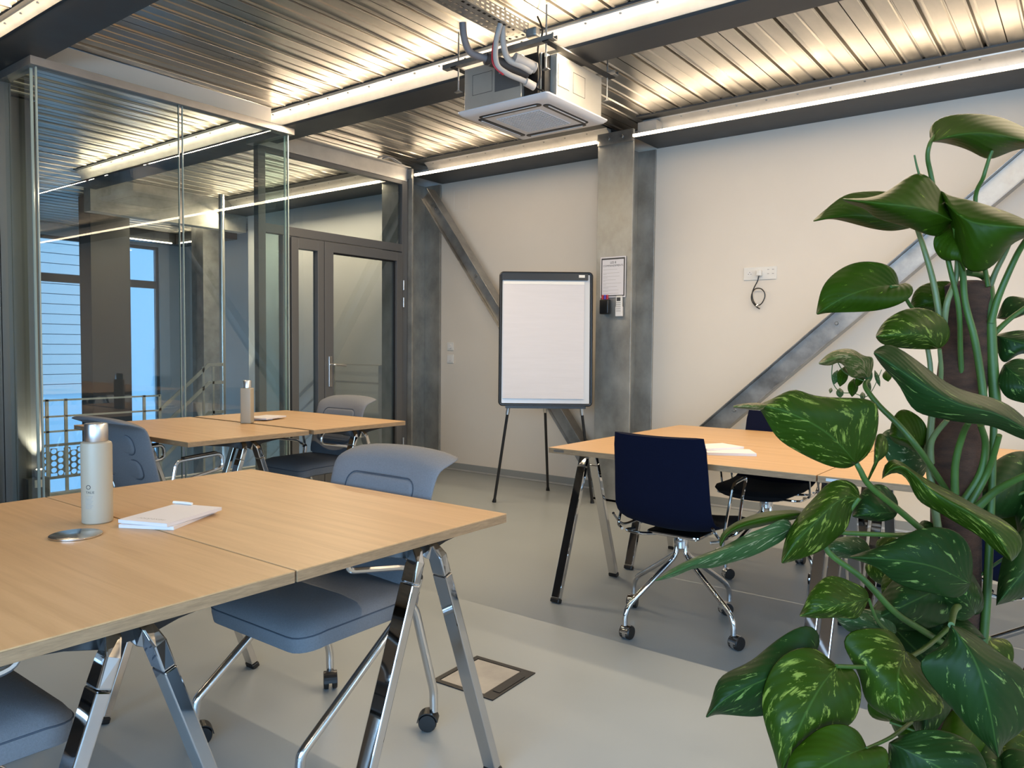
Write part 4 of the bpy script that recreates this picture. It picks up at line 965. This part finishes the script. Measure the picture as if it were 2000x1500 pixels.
b = MB(); b.box(-0.016, 0.016, -0.0262, -0.0255, 0.035, 0.062); b.build('display', M['ink'], rc)
b = MB()
for i in range(3):
    for k in range(5): b.box(-0.017+i*0.013, -0.008+i*0.013, -0.0285, -0.0262, 0.02-k*0.016, 0.026-k*0.016)
b.build('buttons', M['greyink'], rc)
def plate(name, x, z, w_, h, label, cat, group=None):
    o = empty(name, (x, YB-0.0005, z), 0, label, cat, group)
    b = MB(); b.rbox(0, 0, 0, w_, h, 0.010, 0.004, 3, Matrix.Translation((0, -0.005, 0)) @ Matrix.Rotation(PI/2, 4, 'X')); b.build('plate', M['plastic'], o); return o
o = plate('thermostat', -5.043, 1.212, 0.08, 0.08, 'small square thermostat plate above the light switch', 'thermostat')
b = MB(); b.lathe([(0.022, -0.020), (0.024, -0.011)], (0, 0, 0), 24, axis='y'); b.build('dial', M['white'], o)
o = plate('light_switch', -5.042, 1.090, 0.085, 0.085, 'square white light switch below the thermostat by the corner column', 'light switch')
b = MB(); b.box(-0.030, 0.030, -0.0135, -0.0105, -0.030, 0.030); b.build('rocker', M['white'], o); b = MB(); b.box(-0.012, 0.012, -0.0142, -0.0136, -0.022, -0.019); b.build('mark', M['greyink'], o)
b = MB(); sx0, sx1, sz0, sz1 = -5.011, -4.82, 2.525, 2.715
for a in ((sx0, sx1, sz0, sz0+.0015), (sx0, sx1, sz1-.0015, sz1), (sx0, sx0+.0015, sz0, sz1), (sx1-.0015, sx1, sz0, sz1)): b.box(a[0], a[1], YB-0.0015, YB-0.0002, a[2], a[3])
tag(b.build('access_hatch', M['white']), 'flush painted access hatch high on the wall beside the brace', 'access hatch')
o = plate('power_outlet', -1.994, 1.767, 0.245, 0.094, 'white triple wall outlet with a plug in the middle', 'power outlet')
b = MB(); b.lathe([(0.022, -0.0115), (0.022, -0.0104)], (-0.075, 0, 0), 24, axis='y'); b.build('socket_ring', M['white'], o)
for dx, dz in ((-0.010, -0.004), (0.010, -0.004), (0, 0.010)):
    b = MB(); b.lathe([(0.0028, -0.0122), (0.0028, -0.0116)], (-0.075+dx, 0, dz), 10, axis='y'); b.build('pin_hole', M['ink'], o)
b = MB()
for dx in (0.055, 0.090):
    for dz in (-0.008, 0.022): b.box(dx, dx+0.014, -0.0115, -0.0105, dz, dz+0.005)
b.build('data_ports', M['greyink'], o)
cb = empty('hanging_cable', (-1.99, YB-0.012, 1.767), 0, 'short black cable looped and tied, hanging from its white plug', 'cable')
b = MB(); b.rbox(0, -0.022, 0.0, 0.038, 0.042, 0.044, 0.008, 3); b.build('plug', M['plastic'], cb)
b = MB(); pts = [(0, -0.03, -0.022), (-0.008, -0.032, -0.06), (-0.035, -0.028, -0.11), (-0.048, -0.022, -0.15), (-0.040, -0.02, -0.20), (-0.012, -0.02, -0.235), (0.02, -0.02, -0.225), (0.044, -0.02, -0.18), (0.040, -0.022, -0.14), (0.010, -0.024, -0.113), (-0.03, -0.026, -0.118), (-0.050, -0.03, -0.16), (-0.045, -0.03, -0.205), (-0.015, -0.03, -0.243), (0.012, -0.028, -0.262)]
b.tube(smoothpath(pts, 5), 0.0042, 8); b.build('cord', M['black'], cb, smooth=True)
b = MB(); b.tube([(-0.014, -0.026, -0.243), (0.002, -0.026, -0.232)], 0.009, 8); b.build('cable_tie', M['satin'], cb)

# ================================================================ BIG PLANT
pole_c = P(1885, 750, 1.22); PX, PY = pole_c.x, pole_c.y
pl = empty('potted_pothos', (PX, PY, 0), 0, 'large variegated climbing houseplant on a coir pole in the right foreground', 'houseplant')
org = Vector((PX, PY, 0))
b = MB()
tp_ = P(1892, 548, 1.22)-org; md_ = P(1868, 900, 1.22)-org
b.tube(smoothpath([(0.0, 0.0, 0.26), (0.005, 0, 0.55), (md_.x, md_.y, md_.z), (tp_.x*0.7, tp_.y*0.7, (tp_.z+md_.z)/2+0.05), (tp_.x, tp_.y, tp_.z-0.02), (tp_.x, tp_.y, tp_.z)], 6), [0.036]*24+[0.034]*3+[0.030, 0.027, 0.022, 0.014][:4], 20)
b.build('coir_pole', M['coir'], pl, smooth=True)
b = MB(); b.lathe([(0.11, 0.0), (0.125, 0.02), (0.155, 0.27), (0.16, 0.30), (0.148, 0.30), (0.143, 0.27)], n=32); b.build('pot', M['pot'], pl, smooth=True)
b = MB(); b.lathe([(0.142, 0.262), (0.142, 0.272)], n=32); b.build('soil', M['soil'], pl)
def resample(pts, n):
    L_ = [0]
    for i in range(1, len(pts)): L_.append(L_[-1] + math.hypot(pts[i][0]-pts[i-1][0], pts[i][1]-pts[i-1][1]))
    # smooth spline first
    q = smoothpath([(p[0], p[1], 0) for p in pts], 8); D = [0]
    for i in range(1, len(q)): D.append(D[-1]+(q[i]-q[i-1]).length)
    out = []; j = 0
    for k in range(n):
        s = D[-1]*k/(n-1)
        while j < len(D)-2 and D[j+1] < s: j += 1
        t = (s-D[j])/max(1e-9, D[j+1]-D[j]); p = q[j].lerp(q[j+1], min(1, max(0, t))); out.append((p.x, p.y))
    return out
def leaf(base, tip, left, right, d0, d1, mt, mid=None, fold=0.02, wave=0.006, arch=0.02):
    n = 15; m_ = 5
    Lp = resample([base]+left+[tip], n); Rp = resample([base]+right+[tip], n); Mp = resample([base]+(mid or [])+[tip], n)
    b = MB(); bm = b.bm; uvl = bm.loops.layers.uv.new('uv'); G = []; UV = {}
    for i in range(n):
        row = []; t = i/(n-1); d = d0+(d1-d0)*t - arch*math.sin(PI*t)
        for j in range(-m_, m_+1):
            u = j/m_; e = Lp[i] if j < 0 else Rp[i]; a = abs(u)
            px = Mp[i][0]*(1-a)+e[0]*a; py = Mp[i][1]*(1-a)+e[1]*a
            dd = d + fold*(a**1.5) * (1 if fold > 0 else 1) + wave*math.sin(t*9+u*3)*a
            v = bm.verts.new(P(px, py, dd)-org); row.append(v); UV[v] = (u, t)
        G.append(row)
    for i in range(n-1):
        for j in range(2*m_):
            try:
                f = bm.faces.new((G[i][j], G[i][j+1], G[i+1][j+1], G[i+1][j])); f.smooth = True
                for lp in f.loops: lp[uvl].uv = UV[lp.vert]
            except ValueError: pass
    bmesh.ops.remove_doubles(bm, verts=bm.verts, dist=0.0002)
    me = bpy.data.meshes.new('leaf'); bm.to_mesh(me); bm.free(); me.materials.append(mt)
    o = bpy.data.objects.new('leaf', me); C.objects.link(o); o.parent = pl
    md = o.modifiers.new('s', 'SOLIDIFY'); md.thickness = 0.0012
    md = o.modifiers.new('u', 'SUBSURF'); md.levels = 1; md.render_levels = 1
    return o
def stalk(pts, r=0.0042, mt='stem', nm='stalk'):
    r *= 0.74
    b = MB(); q = smoothpath([P(*p)-org for p in pts], 6); k = len(q)
    b.tube(q, [r*(1.25-0.4*i/(k-1)) for i in range(k)], 10); return b.build(nm, M[mt], pl, smooth=True)
A, B_, D_, Dp = M['leafa'], M['leafb'], M['leafc'], M['leafd']
leaf((1818, 278), (2090, 300), [(1811, 256), (1829, 232), (1878, 221), (1944, 225), (2000, 247)], [(1836, 278), (1889, 293), (1931, 314), (1966, 300), (2010, 290)], 1.12, 1.2, A, [(1880, 262), (1950, 262)], fold=0.05)
leaf((1800, 435), (1588, 432), [(1790, 385), (1737, 375), (1711, 373), (1654, 379), (1614, 408)], [(1779, 445), (1741, 451), (1702, 446), (1658, 434), (1620, 426)], 1.30, 1.22, A, [(1720, 425), (1650, 422)], fold=0.03)
leaf((1862, 432), (1645, 389), [(1845, 385), (1827, 360), (1812, 343), (1792, 336), (1757, 357), (1728, 378), (1690, 388)], [(1840, 462), (1800, 455), (1779, 445), (1740, 434), (1706, 423), (1690, 405), (1668, 401)], 1.12, 1.06, A, [(1810, 410), (1740, 400)], fold=0.05)
leaf((1845, 395), (2050, 450), [(1830, 366), (1851, 380), (1900, 391), (1966, 412)], [(1858, 450), (1872, 500), (1888, 531), (1914, 534), (1946, 517), (1972, 480), (2010, 462)], 1.11, 1.06, A, [(1890, 430), (1960, 440)], fold=0.05)
leaf((1866, 440), (1884, 530), [(1830, 455), (1822, 478), (1834, 502), (1851, 510), (1870, 505)], [(1880, 460), (1888, 500)], 1.15, 1.13, A)
leaf((1755, 560), (1595, 614), [(1752, 535), (1738, 519), (1708, 511), (1673, 512), (1641, 525), (1615, 547), (1602, 572)], [(1770, 550), (1785, 560), (1787, 571), (1774, 585), (1748, 598), (1710, 607), (1656, 610), (1613, 610)], 1.16, 1.10, A, [(1710, 562), (1650, 580)])
leaf((1834, 680), (1711, 657), [(1852, 668), (1856, 645), (1845, 622), (1817, 605), (1785, 601), (1755, 609), (1725, 630)], [(1806, 682), (1755, 679), (1722, 671)], 1.14, 1.10, B_, [(1800, 655), (1750, 655)], fold=0.03)
leaf((1868, 575), (1778, 602), [(1862, 552), (1835, 549), (1803, 556), (1785, 572)], [(1855, 610), (1820, 612), (1795, 608)], 1.24, 1.24, A)
leaf((2040, 862), (1706, 688), [(2000, 815), (1978, 796), (1946, 779), (1892, 766), (1850, 749), (1796, 708), (1753, 678), (1729, 669)], [(2000, 860), (1940, 832), (1887, 826), (1815, 813), (1783, 803), (1770, 781), (1757, 751), (1722, 714)], 1.02, 0.98, D_, [(1950, 810), (1870, 790), (1790, 745)], fold=0.03)
leaf((1672, 905), (1480, 792), [(1696, 890), (1713, 848), (1717, 805), (1711, 781), (1679, 777), (1621, 776), (1583, 772), (1557, 758), (1533, 765), (1508, 781)], [(1657, 915), (1625, 912), (1583, 895), (1529, 865), (1508, 842), (1493, 812)], 1.04, 0.98, B_, [(1640, 870), (1590, 830), (1530, 802)], fold=0.025)
leaf((1500, 792), (1432, 794), [(1480, 788), (1455, 789)], [(1485, 800), (1455, 797)], 0.985, 0.97, M['leafdry'])
leaf((1715, 900), (1708, 905), [(1735, 880), (1728, 850), (1712, 850)], [(1700, 930), (1690, 950)], 1.08, 1.07, B_)
leaf((1697, 742), (1599, 710), [(1706, 712), (1703, 694), (1690, 698), (1673, 686), (1656, 681), (1624, 687)], [(1680, 738), (1660, 736), (1650, 715), (1635, 706), (1626, 713), (1610, 713)], 1.20, 1.14, M['leafdry'], [(1680, 705), (1650, 696)])
leaf((1722, 936), (1976, 1098), [(1726, 900), (1750, 892), (1788, 922), (1833, 947), (1873, 966), (1913, 990), (1961, 1014), (1998, 1046), (1998, 1078)], [(1737, 926), (1753, 919), (1775, 941), (1790, 978), (1830, 1000), (1887, 1034), (1913, 1048), (1940, 1074)], 1.05, 1.00, B_, [(1760, 908), (1830, 965), (1900, 1005), (1950, 1050)], fold=0.03)
leaf((1678, 972), (1527, 1100), [(1676, 950), (1646, 935), (1614, 944), (1605, 957), (1572, 992), (1543, 1032), (1532, 1062)], [(1672, 985), (1662, 1003), (1655, 1032), (1635, 1050), (1605, 1075), (1560, 1092)], 1.04, 0.99, B_, [(1640, 975), (1590, 1020), (1550, 1065)], fold=0.03)
leaf((1752, 1000), (1665, 1008), [(1752, 975), (1727, 947), (1700, 948), (1680, 965)], [(1745, 1012), (1720, 1018), (1690, 1014)], 1.10, 1.08, D_)
leaf((1548, 1030), (1280, 1134), [(1535, 1008), (1498, 1028), (1460, 1042), (1410, 1070), (1355, 1090), (1315, 1110)], [(1532, 1055), (1510, 1066), (1472, 1085), (1422, 1100), (1385, 1111), (1360, 1107), (1310, 1128)], 1.02, 0.92, Dp, [(1480, 1052), (1400, 1082), (1340, 1108)], fold=0.015)
leaf((1572, 1004), (1407, 1067), [(1560, 997), (1535, 997), (1485, 1002), (1435, 1022), (1408, 1045)], [(1552, 1014), (1522, 1018), (1485, 1028), (1435, 1038), (1415, 1052)], 1.04, 0.98, A, [(1520, 1008), (1460, 1022), (1420, 1042)])
leaf((1696, 1168), (1562, 1203), [(1692, 1150), (1672, 1140), (1635, 1125), (1610, 1127), (1583, 1155), (1573, 1180)], [(1686, 1192), (1672, 1210), (1647, 1206), (1597, 1207)], 1.02, 0.98, B_, [(1650, 1180), (1600, 1192)])
leaf((1895, 1140), (1658, 1088), [(1900, 1110), (1897, 1073), (1873, 1039), (1833, 1028), (1793, 1033), (1753, 1052), (1713, 1070)], [(1880, 1165), (1850, 1168), (1820, 1158), (1780, 1151), (1740, 1132), (1713, 1108)], 1.06, 1.02, D_, [(1830, 1110), (1760, 1095)])
leaf((1592, 1275), (1379, 1401), [(1603, 1255), (1600, 1235), (1584, 1218), (1546, 1230), (1505, 1259), (1465, 1293), (1411, 1317), (1398, 1338), (1390, 1375)], [(1570, 1330), (1530, 1380), (1487, 1399), (1433, 1397), (1395, 1393)], 0.98, 0.93, D_, [(1530, 1310), (1450, 1345), (1410, 1370)], fold=0.03)
leaf((1634, 1301), (1524, 1515), [(1609, 1278), (1584, 1262), (1540, 1271), (1512, 1296), (1491, 1338), (1488, 1375), (1490, 1400), (1505, 1448), (1516, 1482)], [(1650, 1297), (1668, 1304), (1683, 1344), (1680, 1375), (1672, 1404), (1640, 1430), (1590, 1455), (1555, 1485)], 0.94, 0.90, B_, [(1600, 1345), (1570, 1400), (1545, 1460)], fold=0.03)
leaf((1768, 1272), (1763, 1410), [(1762, 1258), (1741, 1230), (1700, 1226), (1655, 1233), (1644, 1256), (1669, 1300), (1685, 1338), (1684, 1363), (1716, 1391)], [(1795, 1290), (1827, 1344), (1846, 1385), (1817, 1404)], 0.98, 0.95, B_, [(1755, 1310), (1755, 1360)], fold=0.03)
leaf((1858, 1221), (1950, 1479), [(1843, 1260), (1811, 1277), (1792, 1297), (1817, 1338), (1858, 1382), (1890, 1420), (1930, 1457)], [(1885, 1228), (1921, 1252), (1962, 1284), (2003, 1310), (2020, 1370), (2000, 1426), (1958, 1452)], 0.92, 0.90, D_, [(1905, 1290), (1925, 1360), (1940, 1430)], fold=0.03)
leaf((1692, 1462), (1530, 1545), [(1684, 1440), (1676, 1427), (1647, 1413), (1606, 1419), (1565, 1451), (1541, 1480)], [(1730, 1456), (1735, 1500), (1700, 1550), (1600, 1565)], 0.90, 0.88, A, [(1640, 1480), (1580, 1510)])
leaf((1735, 1450), (1930, 1560), [(1780, 1428), (1840, 1425), (1900, 1450), (1930, 1500)], [(1735, 1490), (1760, 1540), (1850, 1580)], 0.94, 0.92, D_, [(1800, 1480), (1870, 1520)])
leaf((1946, 622), (2070, 600), [(1958, 590), (1972, 577), (2005, 582), (2040, 590)], [(1975, 625), (2010, 612)], 1.28, 1.26, D_)
leaf((1942, 655), (2080, 690), [(1965, 648), (2000, 644), (2040, 655)], [(1948, 690), (1960, 712), (1978, 700), (2000, 690), (2040, 700)], 1.22, 1.2, D_)
leaf((1960, 712), (2060, 800), [(1980, 700), (2010, 705), (2050, 750)], [(1948, 740), (1958, 770), (1975, 782), (2010, 790)], 1.18, 1.16, D_)
leaf((1805, 870), (1738, 850), [(1812, 845), (1800, 818), (1765, 798), (1745, 815)], [(1795, 885), (1770, 872), (1748, 865)], 1.20, 1.18, A)
leaf((1812, 905), (1722, 850), [(1815, 870), (1800, 842), (1765, 836), (1735, 838)], [(1800, 935), (1765, 930), (1730, 895)], 1.30, 1.26, Dp)
leaf((1770, 1130), (1730, 1175), [(1740, 1110), (1722, 1135), (1724, 1165)], [(1790, 1150), (1775, 1172), (1750, 1178)], 1.14, 1.12, B_)
leaf((1700, 1075), (1612, 1072), [(1685, 1052), (1650, 1048), (1620, 1058)], [(1690, 1088), (1650, 1090), (1625, 1084)], 1.14, 1.10, Dp)
leaf((1750, 1235), (1632, 1205), [(1745, 1205), (1720, 1192), (1680, 1190), (1650, 1195)], [(1735, 1242), (1690, 1240), (1655, 1232)], 1.08, 1.04, Dp)
leaf((1905, 1200), (1870, 1120), [(1880, 1215), (1845, 1195), (1830, 1160), (1845, 1130)], [(1920, 1180), (1905, 1140)], 1.12, 1.1, D_)
# filling foliage around the lower pole
rnd = random.Random(11)
for k in range(26):
    cx = rnd.uniform(1770, 2040); cy = rnd.uniform(1080, 1560) if k > 3 else rnd.uniform(960, 1080)
    if k <= 3: cx = rnd.uniform(1940, 2060)
    a = rnd.uniform(0.2, PI-0.2)+(0 if rnd.random() < .8 else PI); ln = rnd.uniform(120, 190); wd = ln*rnd.uniform(0.30, 0.42)
    ux, uy = math.cos(a), math.sin(a); vx, vy = -uy, ux; d = rnd.uniform(1.10, 1.36)
    bs = (cx-ux*ln/2, cy-uy*ln/2); tpp = (cx+ux*ln/2, cy+uy*ln/2)
    def side(sg): return [(bs[0]-ux*ln*0.10+vx*wd*0.6*sg, bs[1]-uy*ln*0.10+vy*wd*0.6*sg), (bs[0]+ux*ln*0.12+vx*wd*sg, bs[1]+uy*ln*0.12+vy*wd*sg), (bs[0]+ux*ln*0.45+vx*wd*0.92*sg, bs[1]+uy*ln*0.45+vy*wd*0.92*sg), (bs[0]+ux*ln*0.75+vx*wd*0.5*sg, bs[1]+uy*ln*0.75+vy*wd*0.5*sg)]
    leaf(bs, tpp, side(-1), side(1), d, d-0.06, rnd.choice([D_, D_, A, B_]), fold=0.04)
    stalk([(bs[0], bs[1], d), ((bs[0]+1885)/2, bs[1]+30, (d+1.22)/2), (1885+rnd.uniform(-20, 20), bs[1]+90, 1.22)], 0.003)
# stalks and climbing stems
stalk([(1880, 760, 1.2), (1876, 690, 1.185), (1872, 600, 1.16), (1850, 500, 1.15), (1820, 350, 1.14), (1812, 310, 1.13), (1815, 284, 1.125), (1824, 266, 1.14)], 0.0045)
stalk([(1930, 560, 1.18), (1905, 400, 1.2), (1921, 345, 1.17), (1931, 312, 1.165), (1938, 294, 1.16)], 0.0038)
stalk([(1838, 640, 1.17), (1825, 560, 1.17), (1806, 490, 1.17), (1785, 428, 1.2)], 0.0055, 'stemp')
stalk([(1922, 790, 1.165), (1915, 730, 1.165), (1903, 660, 1.16), (1885, 590, 1.16), (1880, 530, 1.15), (1866, 445, 1.12)], 0.0065)
stalk([(1945, 800, 1.19), (1938, 700, 1.19), (1935, 620, 1.19), (1932, 560, 1.2), (1920, 538, 1.21), (1892, 532, 1.18)], 0.009)
stalk([(1936, 630, 1.18), (1950, 580, 1.17), (1985, 500, 1.15), (2010, 460, 1.12)], 0.006)
stalk([(1930, 570, 1.2), (1945, 530, 1.19), (1965, 490, 1.18), (1985, 440, 1.15)], 0.005, 'stemp')
stalk([(1938, 655, 1.2), (1970, 625, 1.2), (2010, 595, 1.2)], 0.005)
stalk([(1843, 640, 1.17), (1850, 590, 1.16), (1868, 540, 1.16), (1870, 480, 1.14)], 0.0055, 'stemp')
stalk([(1800, 620, 1.2), (1778, 597, 1.18), (1757, 563, 1.155), (1740, 560, 1.14)], 0.0035)
stalk([(1830, 790, 1.19), (1838, 730, 1.16), (1835, 682, 1.14)], 0.0045, 'stemp')
stalk([(1822, 790, 1.2), (1818, 740, 1.2), (1815, 700, 1.2), (1800, 620, 1.2)], 0.005, 'stemp')
stalk([(1850, 960, 1.2), (1800, 885, 1.14), (1760, 835, 1.14), (1715, 790, 1.16), (1690, 755, 1.18), (1697, 742, 1.20)], 0.0055)
stalk([(1885, 1110, 1.2), (1830, 1060, 1.12), (1760, 1000, 1.08), (1700, 950, 1.05), (1680, 918, 1.04), (1673, 905, 1.04)], 0.0055)
stalk([(1880, 1280, 1.2), (1800, 1230, 1.1), (1747, 1195, 1.06), (1685, 1130, 1.05), (1612, 1068, 1.05), (1650, 1010, 1.05), (1678, 972, 1.04)], 0.0055)
stalk([(1870, 1080, 1.2), (1800, 1050, 1.1), (1740, 1045, 1.06), (1640, 1040, 1.04), (1548, 1030, 1.02)], 0.0045)
stalk([(1818, 905, 1.18), (1820, 860, 1.17), (1850, 820, 1.14)], 0.006, 'stemp')
stalk([(1865, 965, 1.17), (1866, 905, 1.16), (1880, 850, 1.14), (1892, 825, 1.1)], 0.0065)
stalk([(1885, 975, 1.18), (1915, 925, 1.17), (1925, 870, 1.16), (1915, 830, 1.14)], 0.007)
stalk([(1895, 985, 1.17), (1930, 920, 1.16), (1952, 850, 1.12)], 0.006)
stalk([(1910, 990, 1.16), (1950, 955, 1.14), (2010, 925, 1.1)], 0.007)
stalk([(1745, 1240, 1.08), (1715, 1215, 1.04), (1697, 1170, 1.02)], 0.003)
stalk([(1880, 1200, 1.18), (1800, 1270, 1.05), (1720, 1300, 0.98), (1634, 1301, 0.94)], 0.004)
stalk([(1880, 1180, 1.18), (1865, 1190, 1.05), (1858, 1221, 0.93)], 0.006)
stalk([(1780, 1410, 1.0), (1740, 1440, 0.95), (1692, 1462, 0.90)], 0.003)
stalk([(1880, 1400, 1.2), (1870, 1250, 1.2), (1850, 1150, 1.2), (1830, 1020, 1.19), (1815, 900, 1.19), (1822, 790, 1.2)], 0.008, 'stemp', 'vine')
stalk([(1905, 1400, 1.2), (1925, 1200, 1.2), (1935, 1000, 1.2), (1942, 800, 1.2)], 0.008, 'stem', 'vine')
stalk([(1795, 340, 1.12), (1790, 322, 1.12), (1786, 303, 1.12)], 0.0018, 'stem', 'leaf_tip')
# small oval leaves trailing in the gap
vine = [(1690, 745, 1.19), (1650, 728, 1.2), (1630, 700, 1.2), (1625, 740, 1.2), (1640, 765, 1.2), (1668, 768, 1.2), (1690, 775, 1.2), (1705, 760, 1.2), (1722, 722, 1.2)]
stalk(vine, 0.0009, 'stem', 'vine')
for (bx_, by_, tx, ty, w_) in [(1636, 722, 1628, 752, 8), (1650, 715, 1640, 756, 12), (1668, 738, 1664, 776, 11), (1640, 757, 1641, 778, 8), (1624, 757, 1621, 768, 4), (1684, 765, 1686, 782, 6), (1696, 740, 1700, 768, 4), (1708, 722, 1719, 756, 5), (1731, 722, 1735, 746, 10), (1686, 725, 1672, 757, 9), (1698, 718, 1696, 750, 8), (1680, 700, 1668, 735, 12)]:
    vx, vy = ty-by_, -(tx-bx_); l = math.hypot(vx, vy); vx, vy = vx/l*w_, vy/l*w_
    mxp = (bx_+tx)/2; myp = (by_+ty)/2
    q1 = (bx_*.75+tx*.25, by_*.75+ty*.25); q3 = (bx_*.25+tx*.75, by_*.25+ty*.75)
    leaf((bx_, by_), (tx, ty), [(q1[0]+vx*.8, q1[1]+vy*.8), (mxp+vx, myp+vy), (q3[0]+vx*.75, q3[1]+vy*.75)], [(q1[0]-vx*.8, q1[1]-vy*.8), (mxp-vx, myp-vy), (q3[0]-vx*.75, q3[1]-vy*.75)], 1.21, 1.19, Dp if w_ < 9 else A, fold=0.004, wave=0.0, arch=0.003)
